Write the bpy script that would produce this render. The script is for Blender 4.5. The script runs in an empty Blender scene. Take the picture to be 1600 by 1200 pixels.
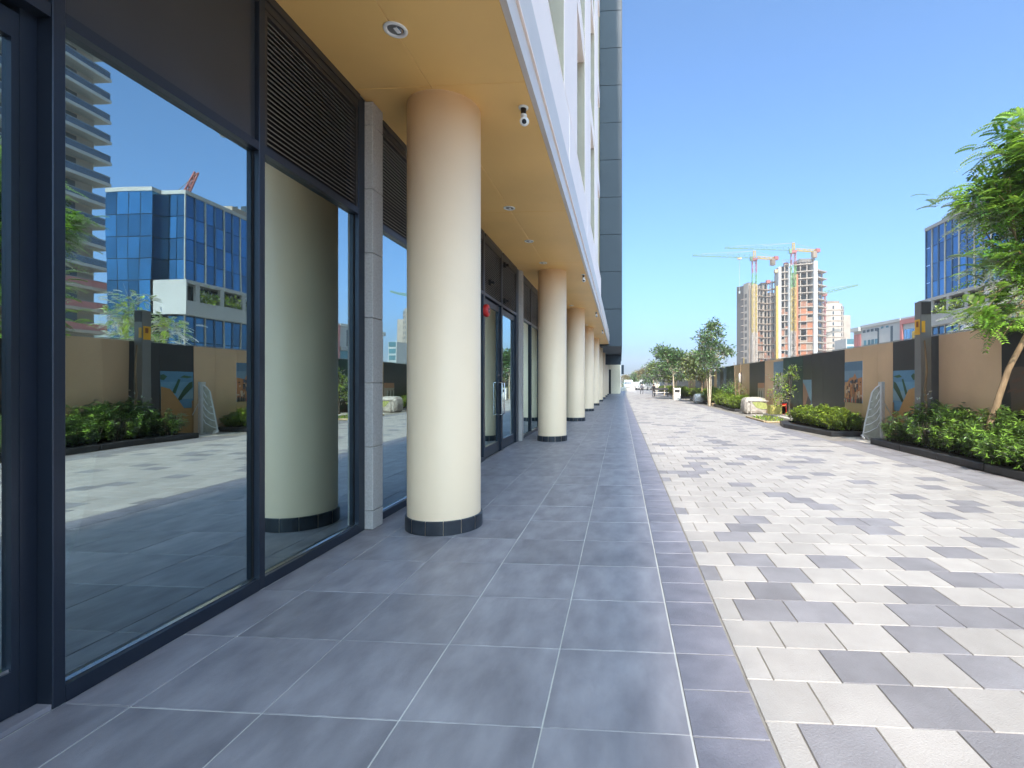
import bpy, bmesh, math, random
import numpy as np
from mathutils import Vector, Matrix, Euler
R = math.radians
C = bpy.context.scene.collection
SC = bpy.context.scene
rng = random.Random(7)
nrg = np.random.default_rng(11)

# ------------------------------------------------------------------ camera, sky, sun, exposure
CAM_H, YAW, F_PX = 1.405, 0.0728, 778.0
cam_d = bpy.data.cameras.new('camera'); cam = bpy.data.objects.new('camera', cam_d); C.objects.link(cam)
cam.location = (0, 0, CAM_H); cam.rotation_euler = (R(90), 0, YAW)
cam_d.sensor_width = 36; cam_d.lens = 36*F_PX/1600
cam_d.shift_x = -113/1600; cam_d.shift_y = -2.5/1600
cam_d.clip_start = .05; cam_d.clip_end = 4000
SC.camera = cam

SUN_EL, SUN_SIDE = 45.0, 1.15
w = bpy.data.worlds.new('World'); SC.world = w; w.use_nodes = True
nt = w.node_tree; bg = nt.nodes['Background']
sky = nt.nodes.new('ShaderNodeTexSky'); sky.sky_type = 'NISHITA'; sky.sun_disc = False
sky.sun_elevation = R(SUN_EL); sky.sun_rotation = R(180+SUN_SIDE)
sky.air_density = 0.5; sky.dust_density = 4.5; sky.ozone_density = 7.5; sky.altitude = 0
tint = nt.nodes.new('ShaderNodeMix'); tint.data_type = 'RGBA'; tint.blend_type = 'MULTIPLY'; tint.inputs[0].default_value = 1
tint.inputs[7].default_value = (.74, .955, .945, 1)
nt.links.new(sky.outputs[0], tint.inputs[6]); nt.links.new(tint.outputs[2], bg.inputs[0]); bg.inputs[1].default_value = 0.15
sl = bpy.data.lights.new('sun', 'SUN'); sl.energy = 2.2; sl.angle = R(.53); sl.color = (1, .885, .775)
sun = bpy.data.objects.new('sun', sl); C.objects.link(sun)
sd = Vector((-math.sin(R(SUN_SIDE))*math.cos(R(SUN_EL)), -math.cos(R(SUN_SIDE))*math.cos(R(SUN_EL)), math.sin(R(SUN_EL))))
sun.rotation_euler = sd.to_track_quat('Z', 'Y').to_euler(); sun.location = (0, -20, 60)
SC.view_settings.view_transform = 'Standard'; SC.view_settings.look = 'None'
SC.view_settings.gamma = 1; SC.view_settings.use_curve_mapping = False
SC.view_settings.exposure = 2.0
SC.cycles.caustics_reflective = True

def az(u): return math.atan((u-913)/F_PX)-YAW
def x_at(u, Y): return Y*math.tan(az(u))
def z_at(v, X, Y): return CAM_H+(597.5-v)*(Y*math.cos(YAW)-X*math.sin(YAW))/F_PX

# ------------------------------------------------------------------ materials
def mat(name, col, rough=.6, metal=0, var=.12, scale=3, bump=0, bscale=40, col2=None, spec=.5, stretch=None, rnd=0, detail=4, grime=0):
    m = bpy.data.materials.new(name); m.use_nodes = True
    N, L = m.node_tree.nodes, m.node_tree.links
    p = N['Principled BSDF']; p.inputs['Roughness'].default_value = rough; p.inputs['Metallic'].default_value = metal
    p.inputs['Specular IOR Level'].default_value = spec
    geo = N.new('ShaderNodeNewGeometry'); vec = geo.outputs['Position']
    if stretch:
        mp = N.new('ShaderNodeMapping'); mp.inputs['Scale'].default_value = stretch
        L.new(vec, mp.inputs[0]); vec = mp.outputs[0]
    if rnd:
        o1 = N.new('ShaderNodeObjectInfo'); a1 = N.new('ShaderNodeAttribute'); a1.attribute_name = 'rnd'
        s1_ = N.new('ShaderNodeMath'); s1_.operation = 'ADD'; L.new(o1.outputs['Random'], s1_.inputs[0]); L.new(a1.outputs['Fac'], s1_.inputs[1])
        s2_ = N.new('ShaderNodeMath'); s2_.operation = 'MULTIPLY'; s2_.inputs[1].default_value = 61; L.new(s1_.outputs[0], s2_.inputs[0])
        va = N.new('ShaderNodeVectorMath'); va.operation = 'ADD'; L.new(vec, va.inputs[0]); L.new(s2_.outputs[0], va.inputs[1]); vec = va.outputs[0]
    n = N.new('ShaderNodeTexNoise'); n.inputs['Scale'].default_value = scale; n.inputs['Detail'].default_value = detail
    L.new(vec, n.inputs['Vector'])
    mx = N.new('ShaderNodeMix'); mx.data_type = 'RGBA'
    c2 = col2 or tuple(min(1, c*(1+var)) for c in col)
    c1 = col if col2 else tuple(c*(1-var) for c in col)
    mx.inputs[6].default_value = (*c1, 1); mx.inputs[7].default_value = (*c2, 1)
    rmp = N.new('ShaderNodeMapRange'); rmp.inputs[1].default_value = .3; rmp.inputs[2].default_value = .7
    L.new(n.outputs[0], rmp.inputs[0]); L.new(rmp.outputs[0], mx.inputs[0])
    out = mx.outputs[2]
    if rnd:
        oi = N.new('ShaderNodeObjectInfo'); at = N.new('ShaderNodeAttribute'); at.attribute_name = 'rnd'
        ad = N.new('ShaderNodeMath'); ad.operation = 'ADD'; fr = N.new('ShaderNodeMath'); fr.operation = 'FRACT'
        L.new(oi.outputs['Random'], ad.inputs[0]); L.new(at.outputs['Fac'], ad.inputs[1]); L.new(ad.outputs[0], fr.inputs[0])
        mr = N.new('ShaderNodeMapRange'); mr.inputs[3].default_value = 1-rnd; mr.inputs[4].default_value = 1+rnd
        L.new(fr.outputs[0], mr.inputs[0])
        vm = N.new('ShaderNodeVectorMath'); vm.operation = 'SCALE'
        L.new(out, vm.inputs[0]); L.new(mr.outputs[0], vm.inputs['Scale']); out = vm.outputs[0]
    if grime:
        ng = N.new('ShaderNodeTexNoise'); ng.inputs['Scale'].default_value = .55; ng.inputs['Detail'].default_value = 6; ng.inputs['Roughness'].default_value = .65
        L.new(geo.outputs['Position'], ng.inputs['Vector'])
        g2 = N.new('ShaderNodeMapRange'); g2.inputs[1].default_value = .35; g2.inputs[2].default_value = .65; g2.inputs[3].default_value = 1-grime; g2.inputs[4].default_value = 1+grime*.5
        L.new(ng.outputs[0], g2.inputs[0]); vg = N.new('ShaderNodeVectorMath'); vg.operation = 'SCALE'
        L.new(out, vg.inputs[0]); L.new(g2.outputs[0], vg.inputs['Scale']); out = vg.outputs[0]
    L.new(out, p.inputs['Base Color'])
    if bump:
        nb = N.new('ShaderNodeTexNoise'); nb.inputs['Scale'].default_value = bscale; nb.inputs['Detail'].default_value = 5
        L.new(vec, nb.inputs['Vector'])
        b = N.new('ShaderNodeBump'); b.inputs['Strength'].default_value = bump; b.inputs['Distance'].default_value = .01
        L.new(nb.outputs[0], b.inputs['Height']); L.new(b.outputs[0], p.inputs['Normal'])
    return m

def glass_mat(name, tint, refl_col, base, rough=0.0):
    m = bpy.data.materials.new(name); m.use_nodes = True
    N, L = m.node_tree.nodes, m.node_tree.links
    N.remove(N['Principled BSDF']); o = N['Material Output']
    t = N.new('ShaderNodeBsdfTransparent'); t.inputs[0].default_value = (*tint, 1)
    g = N.new('ShaderNodeBsdfGlossy'); g.inputs['Roughness'].default_value = rough; g.inputs[0].default_value = (*refl_col, 1)
    fr = N.new('ShaderNodeFresnel'); fr.inputs[0].default_value = 1.5
    if base > .3:
        gp = N.new('ShaderNodeNewGeometry'); rn = N.new('ShaderNodeTexNoise'); rn.inputs['Scale'].default_value = 1.6; rn.inputs['Detail'].default_value = 1
        L.new(gp.outputs['Position'], rn.inputs['Vector']); bp = N.new('ShaderNodeBump'); bp.inputs['Strength'].default_value = .25; bp.inputs['Distance'].default_value = .002
        L.new(rn.outputs[0], bp.inputs['Height']); L.new(bp.outputs[0], g.inputs['Normal'])
    mr = N.new('ShaderNodeMapRange'); mr.inputs[1].default_value = 0; mr.inputs[2].default_value = 1
    mr.inputs[3].default_value = base; mr.inputs[4].default_value = 1
    L.new(fr.outputs[0], mr.inputs[0])
    mx = N.new('ShaderNodeMixShader'); L.new(mr.outputs[0], mx.inputs[0]); L.new(t.outputs[0], mx.inputs[1]); L.new(g.outputs[0], mx.inputs[2])
    L.new(mx.outputs[0], o.inputs[0])
    return m

def leaf_mat(name, dark, light, trans=.35, gloss=.12):
    m = bpy.data.materials.new(name); m.use_nodes = True
    N, L = m.node_tree.nodes, m.node_tree.links
    N.remove(N['Principled BSDF']); o = N['Material Output']
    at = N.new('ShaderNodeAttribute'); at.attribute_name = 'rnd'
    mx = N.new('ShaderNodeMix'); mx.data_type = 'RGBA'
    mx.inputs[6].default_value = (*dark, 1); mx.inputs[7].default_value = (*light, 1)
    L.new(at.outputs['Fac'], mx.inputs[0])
    d = N.new('ShaderNodeBsdfDiffuse'); L.new(mx.outputs[2], d.inputs[0])
    tr = N.new('ShaderNodeBsdfTranslucent'); hs = N.new('ShaderNodeHueSaturation'); hs.inputs['Value'].default_value = 1.5; hs.inputs['Hue'].default_value = .48
    L.new(mx.outputs[2], hs.inputs['Color']); L.new(hs.outputs[0], tr.inputs[0])
    a = N.new('ShaderNodeMixShader'); a.inputs[0].default_value = trans; L.new(d.outputs[0], a.inputs[1]); L.new(tr.outputs[0], a.inputs[2])
    g = N.new('ShaderNodeBsdfGlossy'); g.inputs['Roughness'].default_value = .35
    lw = N.new('ShaderNodeFresnel'); lw.inputs[0].default_value = 1.45
    ml = N.new('ShaderNodeMath'); ml.operation = 'MULTIPLY'; ml.inputs[1].default_value = gloss*8; ml.use_clamp = True
    L.new(lw.outputs[0], ml.inputs[0])
    b = N.new('ShaderNodeMixShader'); L.new(ml.outputs[0], b.inputs[0]); L.new(a.outputs[0], b.inputs[1]); L.new(g.outputs[0], b.inputs[2])
    L.new(b.outputs[0], o.inputs[0])
    return m

M = {}
M['tile'] = mat('slate_tile', (.20, .183, .197), .46, var=.2, scale=7, bump=.3, bscale=30, col2=(.32, .295, .31), stretch=(1, .45, 1), rnd=.08, detail=9, grime=.10)
M['border'] = mat('slate_border', (.157, .149, .172), .5, scale=6, bump=.35, bscale=110, col2=(.225, .215, .245), rnd=.09, detail=6, grime=.08)
M['grout'] = mat('grout', (.55, .52, .48), .9, var=.15)
M['joint'] = mat('paver_joint', (.20, .185, .165), .95, var=.2, scale=8)
M['paver_light'] = mat('pale_paver', (.292, .274, .258), .7, scale=4, bump=.35, bscale=120, col2=(.342, .322, .303), rnd=.08, detail=7, grime=.11)
M['paver_dark'] = mat('grey_paver', (.17, .163, .173), .7, scale=4, bump=.4, bscale=120, col2=(.222, .215, .228), rnd=.12, detail=7, grime=.12)
M['ground'] = mat('sandy_ground', (.42, .36, .27), .95, var=.2, scale=.4)
M['concrete'] = mat('concrete', (.42, .40, .36), .85, var=.18, scale=3, bump=.3, bscale=50)
M['kerb'] = mat('dark_kerb', (.028, .028, .031), .45, var=.25, scale=7, bump=.15, bscale=120)
M['soil'] = mat('soil', (.06, .042, .028), 1, var=.4, scale=12, bump=.8, bscale=40)
M['cream'] = mat('cream_render', (.97, .735, .50), .5, grime=.035, var=.02, scale=1.2, bump=.04, bscale=90)
M['plinth'] = mat('plinth_tile', (.03, .034, .042), .35, var=.3, scale=9, rnd=.15)
M['soffit'] = mat('gold_soffit', (.90, .555, .19), .4, grime=.05, var=.05, scale=.7)
M['white_trim'] = mat('white_metal_trim', (.63, .56, .51), .4, var=.03)
M['white_clad'] = mat('white_cladding', (.95, .80, .73), .45, var=.02, scale=.8)
M['cream_wall'] = mat('cream_wall', (.76, .67, .50), .7, var=.05)
M['shaded_reveal'] = mat('shaded_cream', (.36, .31, .23), .7, var=.05)  # darker copy of the cream wall, shade put into the colour
M['slate_clad'] = mat('slate_cladding', (.034, .05, .068), .6, metal=.1, var=.05, scale=.8, rnd=.06)
M['slate_trim'] = mat('slate_trim', (.028, .042, .058), .6, metal=.1)
M['frame'] = mat('dark_frame', (.028, .037, .055), .32, metal=.45, var=.08, scale=2)
M['frame_dull'] = mat('dull_frame', (.05, .046, .045), .4, metal=.3, var=.1)
M['black'] = mat('black_gap', (.006, .006, .007), .7)
M['spandrel'] = mat('spandrel', (.05, .055, .066), .3, metal=.3, var=.04)
M['slat'] = mat('louvre_slat', (.16, .145, .13), .38, metal=.5, var=.05)
M['steel'] = mat('steel', (.62, .62, .62), .22, metal=1, var=.03)
M['alu'] = mat('aluminium', (.72, .73, .74), .3, metal=.6, var=.05, scale=9)
M['granite'] = mat('granite', (.40, .37, .34), .75, scale=60, bump=.25, bscale=140, col2=(.52, .49, .46), rnd=.06)
M['white_plastic'] = mat('white_plastic', (.8, .8, .79), .35, var=.02)
M['lens'] = mat('dark_lens', (.01, .01, .012), .08, var=.1)
M['red'] = mat('red_plastic', (.62, .02, .015), .3, var=.05)
M['reflector'] = mat('lamp_reflector', (.75, .76, .78), .12, metal=1, var=.02)
M['int_floor'] = mat('shop_screed', (.30, .31, .32), .6, var=.12, scale=2)
M['int_wall'] = mat('shop_wall', (.07, .075, .08), .9, var=.1)
M['h_brown'] = mat('brown_board', (.66, .45, .28), .5, grime=.09, var=.03, scale=.8, rnd=.03)
M['h_dark'] = mat('charcoal_board', (.048, .047, .05), .38, grime=.15, var=.1, scale=1.5, rnd=.1)
M['h_teal'] = mat('dark_teal_board', (.03, .055, .052), .38, var=.35, scale=1.5)
M['h_blue'] = mat('blue_grey_board', (.12, .17, .24), .4, var=.3, scale=1.2, stretch=(1, 3, .3))
M['h_trim'] = mat('board_cap', (.30, .29, .28), .5)
M['bark'] = mat('bark', (.24, .165, .095), .85, var=.35, scale=14, bump=.6, bscale=40, stretch=(1, 1, .25))
M['bark_pale'] = mat('pale_bark', (.42, .35, .26), .85, var=.2, scale=14, bump=.4, bscale=40)
M['bark_dark'] = mat('dark_bark', (.05, .04, .03), .9, var=.3, scale=14)
M['blue_glass'] = mat('blue_glass', (.05, .15, .27), .08, metal=.9, var=.2, scale=.25, rnd=.32)
M['blue_glass_pale'] = mat('pale_blue_glass', (.17, .34, .52), .1, metal=.85, var=.1, scale=.3, rnd=.25)
M['dark_glass'] = mat('dark_glass', (.03, .045, .055), .1, metal=.3, var=.15, rnd=.3)
M['teal_glass'] = mat('teal_glass', (.06, .16, .19), .12, metal=.5, var=.2, rnd=.3)
M['mull_pale'] = mat('pale_fin', (.30, .28, .25), .5)
M['mull_blue'] = mat('blue_fin', (.05, .10, .17), .4, metal=.3)
M['bwhite'] = mat('white_render', (.31, .305, .295), .7, var=.06, scale=.5)
M['bcream'] = mat('sand_render', (.30, .25, .20), .75, var=.07, scale=.5)
M['bpink'] = mat('red_panel', (.33, .11, .10), .7, var=.06)
M['rawconc'] = mat('raw_concrete', (.20, .145, .105), .9, var=.2, scale=.35)
M['rawconc2'] = mat('pale_concrete', (.26, .215, .175), .9, var=.15, scale=.35)
M['brickred'] = mat('block_infill', (.19, .085, .05), .9, var=.4, scale=1.2)
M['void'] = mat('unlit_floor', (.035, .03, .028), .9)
M['yellow'] = mat('yellow_paint', (.30, .20, .025), .6)
M['orange'] = mat('orange_sheet', (.26, .085, .03), .7, var=.2)
M['green_paint'] = mat('green_paint', (.08, .20, .05), .6)
M['pale_green'] = mat('pale_green_paint', (.085, .17, .085), .6)
M['crane_red'] = mat('crane_red', (.22, .055, .045), .6)
M['amber'] = mat('amber_lamp_face', (.80, .42, .03), .3)
M['post'] = mat('grey_post', (.22, .22, .215), .4, metal=.3, var=.05)
M['white_paint'] = mat('white_paint', (.78, .77, .75), .5, var=.04)
M['hay'] = mat('straw_box', (.44, .41, .12), .85, var=.2, scale=12)
M['moss'] = mat('moss', (.26, .29, .10), 1, var=.3, scale=15, bump=.5, bscale=60)
M['rock'] = mat('old_block', (.33, .305, .275), .9, var=.25, scale=9, bump=.6, bscale=30)
M['rubber'] = mat('rubber', (.015, .015, .016), .7)
M['wood'] = mat('timber', (.38, .29, .17), .8, var=.2)
M['cloth_black'] = mat('black_cloth', (.015, .015, .018), .9)
M['cloth_grey'] = mat('grey_cloth', (.10, .10, .12), .9)
M['skin'] = mat('skin', (.42, .26, .18), .6)
GLASS = glass_mat('shop_glass', (.55, .68, .66), (.76, .93, .95), .52)
GLASS_IN = glass_mat('glass_inner', (.9, .95, .94), (1, 1, 1), 0.0)
GLASS_T = glass_mat('balustrade_glass', (.80, .87, .90), (.9, .95, 1.0), .10)
LEAF_TREE = leaf_mat('tree_leaf', (.04, .13, .016), (.24, .44, .05), .42, .05)
LEAF_SHRUB = leaf_mat('shrub_leaf', (.025, .10, .014), (.23, .40, .045), .3, .16)
LEAF_HEDGE = leaf_mat('hedge_leaf', (.06, .15, .014), (.34, .44, .035))
LEAF_OLIVE = leaf_mat('olive_leaf', (.07, .12, .03), (.24, .28, .08))
LEAF_DRY = leaf_mat('dry_leaf', (.14, .12, .04), (.36, .28, .11))
LEAF_FAR = leaf_mat('far_leaf', (.04, .11, .035), (.17, .26, .08))

# ------------------------------------------------------------------ mesh helpers
class MB:
    def __init__(s): s.v = []; s.f = []; s.m = []; s.sm = []
    def add(s, vs, fs, mi=0, smooth=False):
        o = len(s.v); s.v += [tuple(p) for p in vs]
        for k, f in enumerate(fs):
            s.f.append(tuple(o+i for i in f)); s.m.append(mi[k] if isinstance(mi, (list, tuple)) else mi); s.sm.append(smooth)
        return s
    def box(s, x0, x1, y0, y1, z0, z1, mi=0):
        vs = [(x, y, z) for z in (z0, z1) for y in (y0, y1) for x in (x0, x1)]
        return s.add(vs, [(0, 2, 3, 1), (4, 5, 7, 6), (0, 1, 5, 4), (2, 6, 7, 3), (0, 4, 6, 2), (1, 3, 7, 5)], mi)
    def cbox(s, x0, x1, y0, y1, z0, z1, b=.01, mi=0):      # box with chamfered edges
        bm = bmesh.new(); bmesh.ops.create_cube(bm, size=1)
        for v in bm.verts:
            v.co = ((x0+x1)/2+v.co.x*(x1-x0), (y0+y1)/2+v.co.y*(y1-y0), (z0+z1)/2+v.co.z*(z1-z0))
        bmesh.ops.bevel(bm, geom=list(bm.edges), offset=b, segments=1, affect='EDGES')
        bm.verts.index_update()
        s.add([v.co[:] for v in bm.verts], [[v.index for v in f.verts] for f in bm.faces], mi); bm.free(); return s
    def obox(s, c, ax, ay, az_, mi=0):                     # centre and three half axes
        c, ax, ay, az_ = map(Vector, (c, ax, ay, az_))
        vs = [c+ax*i+ay*j+az_*k for k in (-1, 1) for j in (-1, 1) for i in (-1, 1)]
        return s.add(vs, [(0, 2, 3, 1), (4, 5, 7, 6), (0, 1, 5, 4), (2, 6, 7, 3), (0, 4, 6, 2), (1, 3, 7, 5)], mi)
    def bar(s, p0, p1, t, mi=0, t2=None):
        p0, p1 = Vector(p0), Vector(p1); d = (p1-p0); L = d.length
        if L < 1e-6: return s
        d /= L; up = Vector((0, 0, 1)) if abs(d.z) < .9 else Vector((1, 0, 0))
        a = d.cross(up).normalized(); b = d.cross(a)
        return s.obox((p0+p1)/2, d*L/2, a*t/2, b*(t2 or t)/2, mi)
    def tube(s, pts, r, n=8, mi=0, cap=True):
        pts = [Vector(p) for p in pts]; k = len(pts); rs = r if isinstance(r, (list, tuple)) else [r]*k
        vs = []; prev = None
        for i, p in enumerate(pts):
            d = (pts[min(i+1, k-1)]-pts[max(i-1, 0)]).normalized()
            if prev is None:
                up = Vector((0, 0, 1)) if abs(d.z) < .9 else Vector((1, 0, 0)); a = d.cross(up).normalized()
            else: a = (prev-d*prev.dot(d)).normalized()
            prev = a; b = d.cross(a)
            for j in range(n):
                t = 2*math.pi*j/n; vs.append(p+(a*math.cos(t)+b*math.sin(t))*rs[i])
        fs = [(i*n+j, i*n+(j+1) % n, (i+1)*n+(j+1) % n, (i+1)*n+j) for i in range(k-1) for j in range(n)]
        s.add(vs, fs, mi, True)
        if cap: s.add(vs[:n], [tuple(range(n))[::-1]], mi); s.add(vs[-n:], [tuple(range(n))], mi)
        return s
    def lathe(s, prof, c=(0, 0, 0), n=32, mi=0, smooth=True, a0=0, a1=2*math.pi, axis='z'):
        full = abs(a1-a0-2*math.pi) < 1e-6; k = n if full else n+1; vs = []
        for i in range(k):
            t = a0+(a1-a0)*i/n
            for r, h in prof:
                p = (r*math.cos(t), r*math.sin(t), h)
                if axis == 'x': p = (h, p[0], p[1])
                if axis == 'y': p = (p[0], h, p[1])
                vs.append((c[0]+p[0], c[1]+p[1], c[2]+p[2]))
        q = len(prof); fs = []
        for i in range(n):
            j = (i+1) % k
            for h in range(q-1): fs.append((i*q+h, j*q+h, j*q+h+1, i*q+h+1))
        return s.add(vs, fs, mi, smooth)
    def prism(s, pts, z0, z1, mi=0):
        n = len(pts); vs = [(x, y, z0) for x, y in pts]+[(x, y, z1) for x, y in pts]
        return s.add(vs, [tuple(range(n))[::-1], tuple(range(n, 2*n))]+[(i, (i+1) % n, n+(i+1) % n, n+i) for i in range(n)], mi)
    def mesh(s, name, mats):
        me = bpy.data.meshes.new(name); me.from_pydata(s.v, [], s.f)
        for m in (mats if isinstance(mats, (list, tuple)) else [mats]): me.materials.append(m)
        me.polygons.foreach_set('material_index', s.m); me.polygons.foreach_set('use_smooth', s.sm); me.update()
        return me
    def build(s, name, mats, parent=None, **k):
        return link(name, s.mesh(name, mats), parent, **k)

def link(name, me, parent=None, loc=None, kind=None, label=None):
    o = bpy.data.objects.new(name, me); C.objects.link(o)
    if parent: o.parent = parent
    if loc: o.location = loc
    if kind: o['kind'] = kind
    if label: o['label'] = label
    return o
def tag(o, label, cat, group=None, kind=None):
    o['label'] = label; o['category'] = cat
    if group: o['group'] = group
    if kind: o['kind'] = kind
    return o
def thing(name, label, cat, loc=(0, 0, 0), group=None, rz=0):
    o = bpy.data.objects.new(name, None); C.objects.link(o); o.location = loc; o.rotation_euler = (0, 0, rz)
    return tag(o, label, cat, group)
def struct(o): o['kind'] = 'structure'; return o
def copy_tree(o, parent=None):
    c = o.copy(); C.objects.link(c)
    if parent: c.parent = parent
    for ch in o.children: copy_tree(ch, c)
    return c
def set_rnd(me, vals):
    a = me.attributes.new('rnd', 'FLOAT', 'FACE'); a.data.foreach_set('value', np.asarray(vals, dtype=np.float32))

# leaves ---------------------------------------------------------------
def unit(a): return a/np.maximum(np.linalg.norm(a, axis=1, keepdims=True), 1e-9)
def leaf_mesh(name, P, D, N, L, W, rnd, material, fold=.25, droop=.15):
    n = len(P); D = unit(D); S = unit(np.cross(D, N)); U = np.cross(S, D)
    L = np.asarray(L).reshape(-1, 1); W = np.asarray(W).reshape(-1, 1)
    mid = P+D*L*.48
    V = np.empty((n, 4, 3)); V[:, 0] = P; V[:, 1] = mid+S*W/2+U*W*fold; V[:, 2] = P+D*L-U*L*droop; V[:, 3] = mid-S*W/2+U*W*fold
    i = np.arange(n)*4
    F = np.empty((2*n, 3), dtype=np.int32); F[0::2] = np.stack([i, i+1, i+2], 1); F[1::2] = np.stack([i, i+2, i+3], 1)
    me = bpy.data.meshes.new(name)
    me.vertices.add(4*n); me.vertices.foreach_set('co', V.reshape(-1).astype(np.float32))
    me.loops.add(6*n); me.loops.foreach_set('vertex_index', F.reshape(-1))
    me.polygons.add(2*n); me.polygons.foreach_set('loop_start', np.arange(0, 6*n, 3, dtype=np.int32))
    me.polygons.foreach_set('loop_total', np.full(2*n, 3, dtype=np.int32))
    me.update(calc_edges=True); me.validate()
    set_rnd(me, np.repeat(rnd, 2)); me.materials.append(material)
    return me
def rand_dirs(n, up=0.0):
    d = nrg.normal(size=(n, 3)); d[:, 2] += up; return unit(d)
def pinnate(cent, dirs, length, pairs, leaflet, width):
    """fronds: a row of paired leaflets along each rachis"""
    n = len(cent); dirs = unit(dirs); side = unit(np.cross(dirs, np.tile([0, 0, 1.], (n, 1))+nrg.normal(size=(n, 3))*.25)); nor = np.cross(side, dirs)
    P, D, Nn, Ls, Rn = [], [], [], [], []
    base = nrg.random(n)
    for k in range(pairs):
        t = (k+.6)/pairs
        pos = cent+dirs*(length*t).reshape(-1, 1)-np.array([0, 0, 1.])*(length*.35*t*t).reshape(-1, 1)
        for sg in (-1, 1):
            P.append(pos); D.append(dirs*.45+side*sg*.9-np.array([0, 0, .15])); Nn.append(nor); Ls.append(np.full(n, leaflet*(1.1-.5*abs(t-.45)))); Rn.append(np.clip(base+nrg.normal(size=n)*.12, 0, 1))
    P = np.concatenate(P); return P, np.concatenate(D), np.concatenate(Nn), np.concatenate(Ls), np.full(len(P), width), np.concatenate(Rn)
def clump_points(blobs, clumps, per, sp, flat=.6):
    """points in small clumps spread through the blobs' volume"""
    P, O = [], []
    for (c, r) in blobs:
        c = np.array(c); r = np.array(r); vol = max(6, int(clumps*(r[0]*r[1]*r[2])**(2/3)))
        q = rand_dirs(vol)*(nrg.random((vol, 1))**.45)*r+c
        for k in range(vol):
            m = max(3, int(per*(.5+nrg.random())))
            off = nrg.normal(size=(m, 3))*sp*(0.6+.8*nrg.random()); off[:, 2] *= flat
            P.append(q[k]+off); O.append(off+(q[k]-c)*.35+np.array([0, 0, .1]))
    return np.concatenate(P), np.concatenate(O)

# ------------------------------------------------------------------ ground, plaza, walkway
g = MB().box(-900, 900, -300, 1500, -.4, -.08).build('ground', M['ground']); struct(g)
BX = .592
plaza = struct(MB().box(.28, 5.3, -9, 92, -.06, -.007).build('plaza', M['joint']))
walk = struct(MB().box(-2.9, .285, -9, 92, -.061, -.0035).build('walkway', M['grout']))
verge = struct(MB().box(4.6, 40, -9, 92, -.062, -.010).build('verge', M['concrete']))

tile_cache = {}
def tile_mesh(wd, dp, material, key, ch=.0025, dz=.005):
    k = (round(wd, 3), round(dp, 3), key)
    if k not in tile_cache:
        b = MB(); a, c = wd/2, dp/2
        vs = [(-a, -c, -dz), (a, -c, -dz), (a, c, -dz), (-a, c, -dz), (-a+ch, -c+ch, 0), (a-ch, -c+ch, 0), (a-ch, c-ch, 0), (-a+ch, c-ch, 0)]
        b.add(vs, [(4, 5, 6, 7), (0, 1, 5, 4), (1, 2, 6, 5), (2, 3, 7, 6), (3, 0, 4, 7)])
        tile_cache[k] = b.mesh(key, material)
    return tile_cache[k]
def screen(X, Y, Z=0):
    xc = X*math.cos(YAW)+Y*math.sin(YAW); zc = Y*math.cos(YAW)-X*math.sin(YAW)
    if zc < .2: return None
    return 913+F_PX*xc/zc, 597.5-F_PX*(Z-CAM_H)/zc, zc
def lay(tiles, parent, name, mats, limit=300):
    """tiles: (x,y,w,d,mat index,z); the ones that show largest become parts, the rest one joined part"""
    sc = []
    for t in tiles:
        s = screen(t[0], t[1]); a = 0
        if s and -60 < s[0] < 1660 and s[1] < 1290: a = t[2]*t[3]*CAM_H/s[2]**3
        sc.append(a)
    order = sorted(range(len(tiles)), key=lambda i: -sc[i]); own = set(i for i in order[:limit] if sc[i] > 0)
    rest = MB(); rn = []
    for i, (x, y, wd, dp, mi, z) in enumerate(tiles):
        me = tile_mesh(wd, dp, mats[mi], mats[mi].name)
        if i in own:
            o = link(name, me, parent, (x, y, z)); o.rotation_euler = (rng.gauss(0, .0012), rng.gauss(0, .0012), 0)
        else:
            rest.add([(v.co.x+x, v.co.y+y, v.co.z+z) for v in me.vertices], [tuple(p.vertices) for p in me.polygons], mi); rn += [rng.random()]*5
    me = rest.mesh(name, mats); set_rnd(me, rn); link(name, me, parent, kind='stuff')

# plaza pavers: staggered rows, pale with scattered grey ones
DARK = {-2: {1, 3, 6}, -1: {2, 5}, 0: {2, 4}, 1: {3, 7}, 2: {1, 2, 4, 5, 6}, 3: {1, 4, 9}, 4: {0, 2, 6, 7}, 5: {1, 3, 5, 9}, 6: {0, 7, 11}, 7: {1, 8}, 8: {2, 6, 10}, 9: {2, 5, 6, 11}}
tiles = []
rowd, colw, gap = .2955, .314, .005
cl = nrg.random((400, 40))
for n in range(-38, 300):
    y0 = 2.411+rowd*n
    if y0 > 90: break
    edge = 4.92 if y0 < 12.3 else 4.55
    first = BX+.28 if n % 2 else BX+.13
    xs = [BX+.004]+[first+k*colw for k in range(20)]
    for k in range(len(xs)-1):
        if xs[k] >= edge-.03: break
        a, b = xs[k], min(xs[k+1], edge)
        if n in DARK: d = k in DARK[n]
        else:
            cx_, cy_ = xs[k], y0*.5
            cl_n = math.sin(cx_*2.1+cy_*3.7)+math.sin(cx_*3.3-cy_*2.3+1.7)
            d = rng.random() < .15+.06*cl_n
        tiles.append(((a+b)/2, y0+rowd/2, b-a-gap, rowd-gap, 1 if d else 0, rng.gauss(0, .0004)))
lay(tiles, plaza, 'paver', [M['paver_light'], M['paver_dark']])
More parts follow.
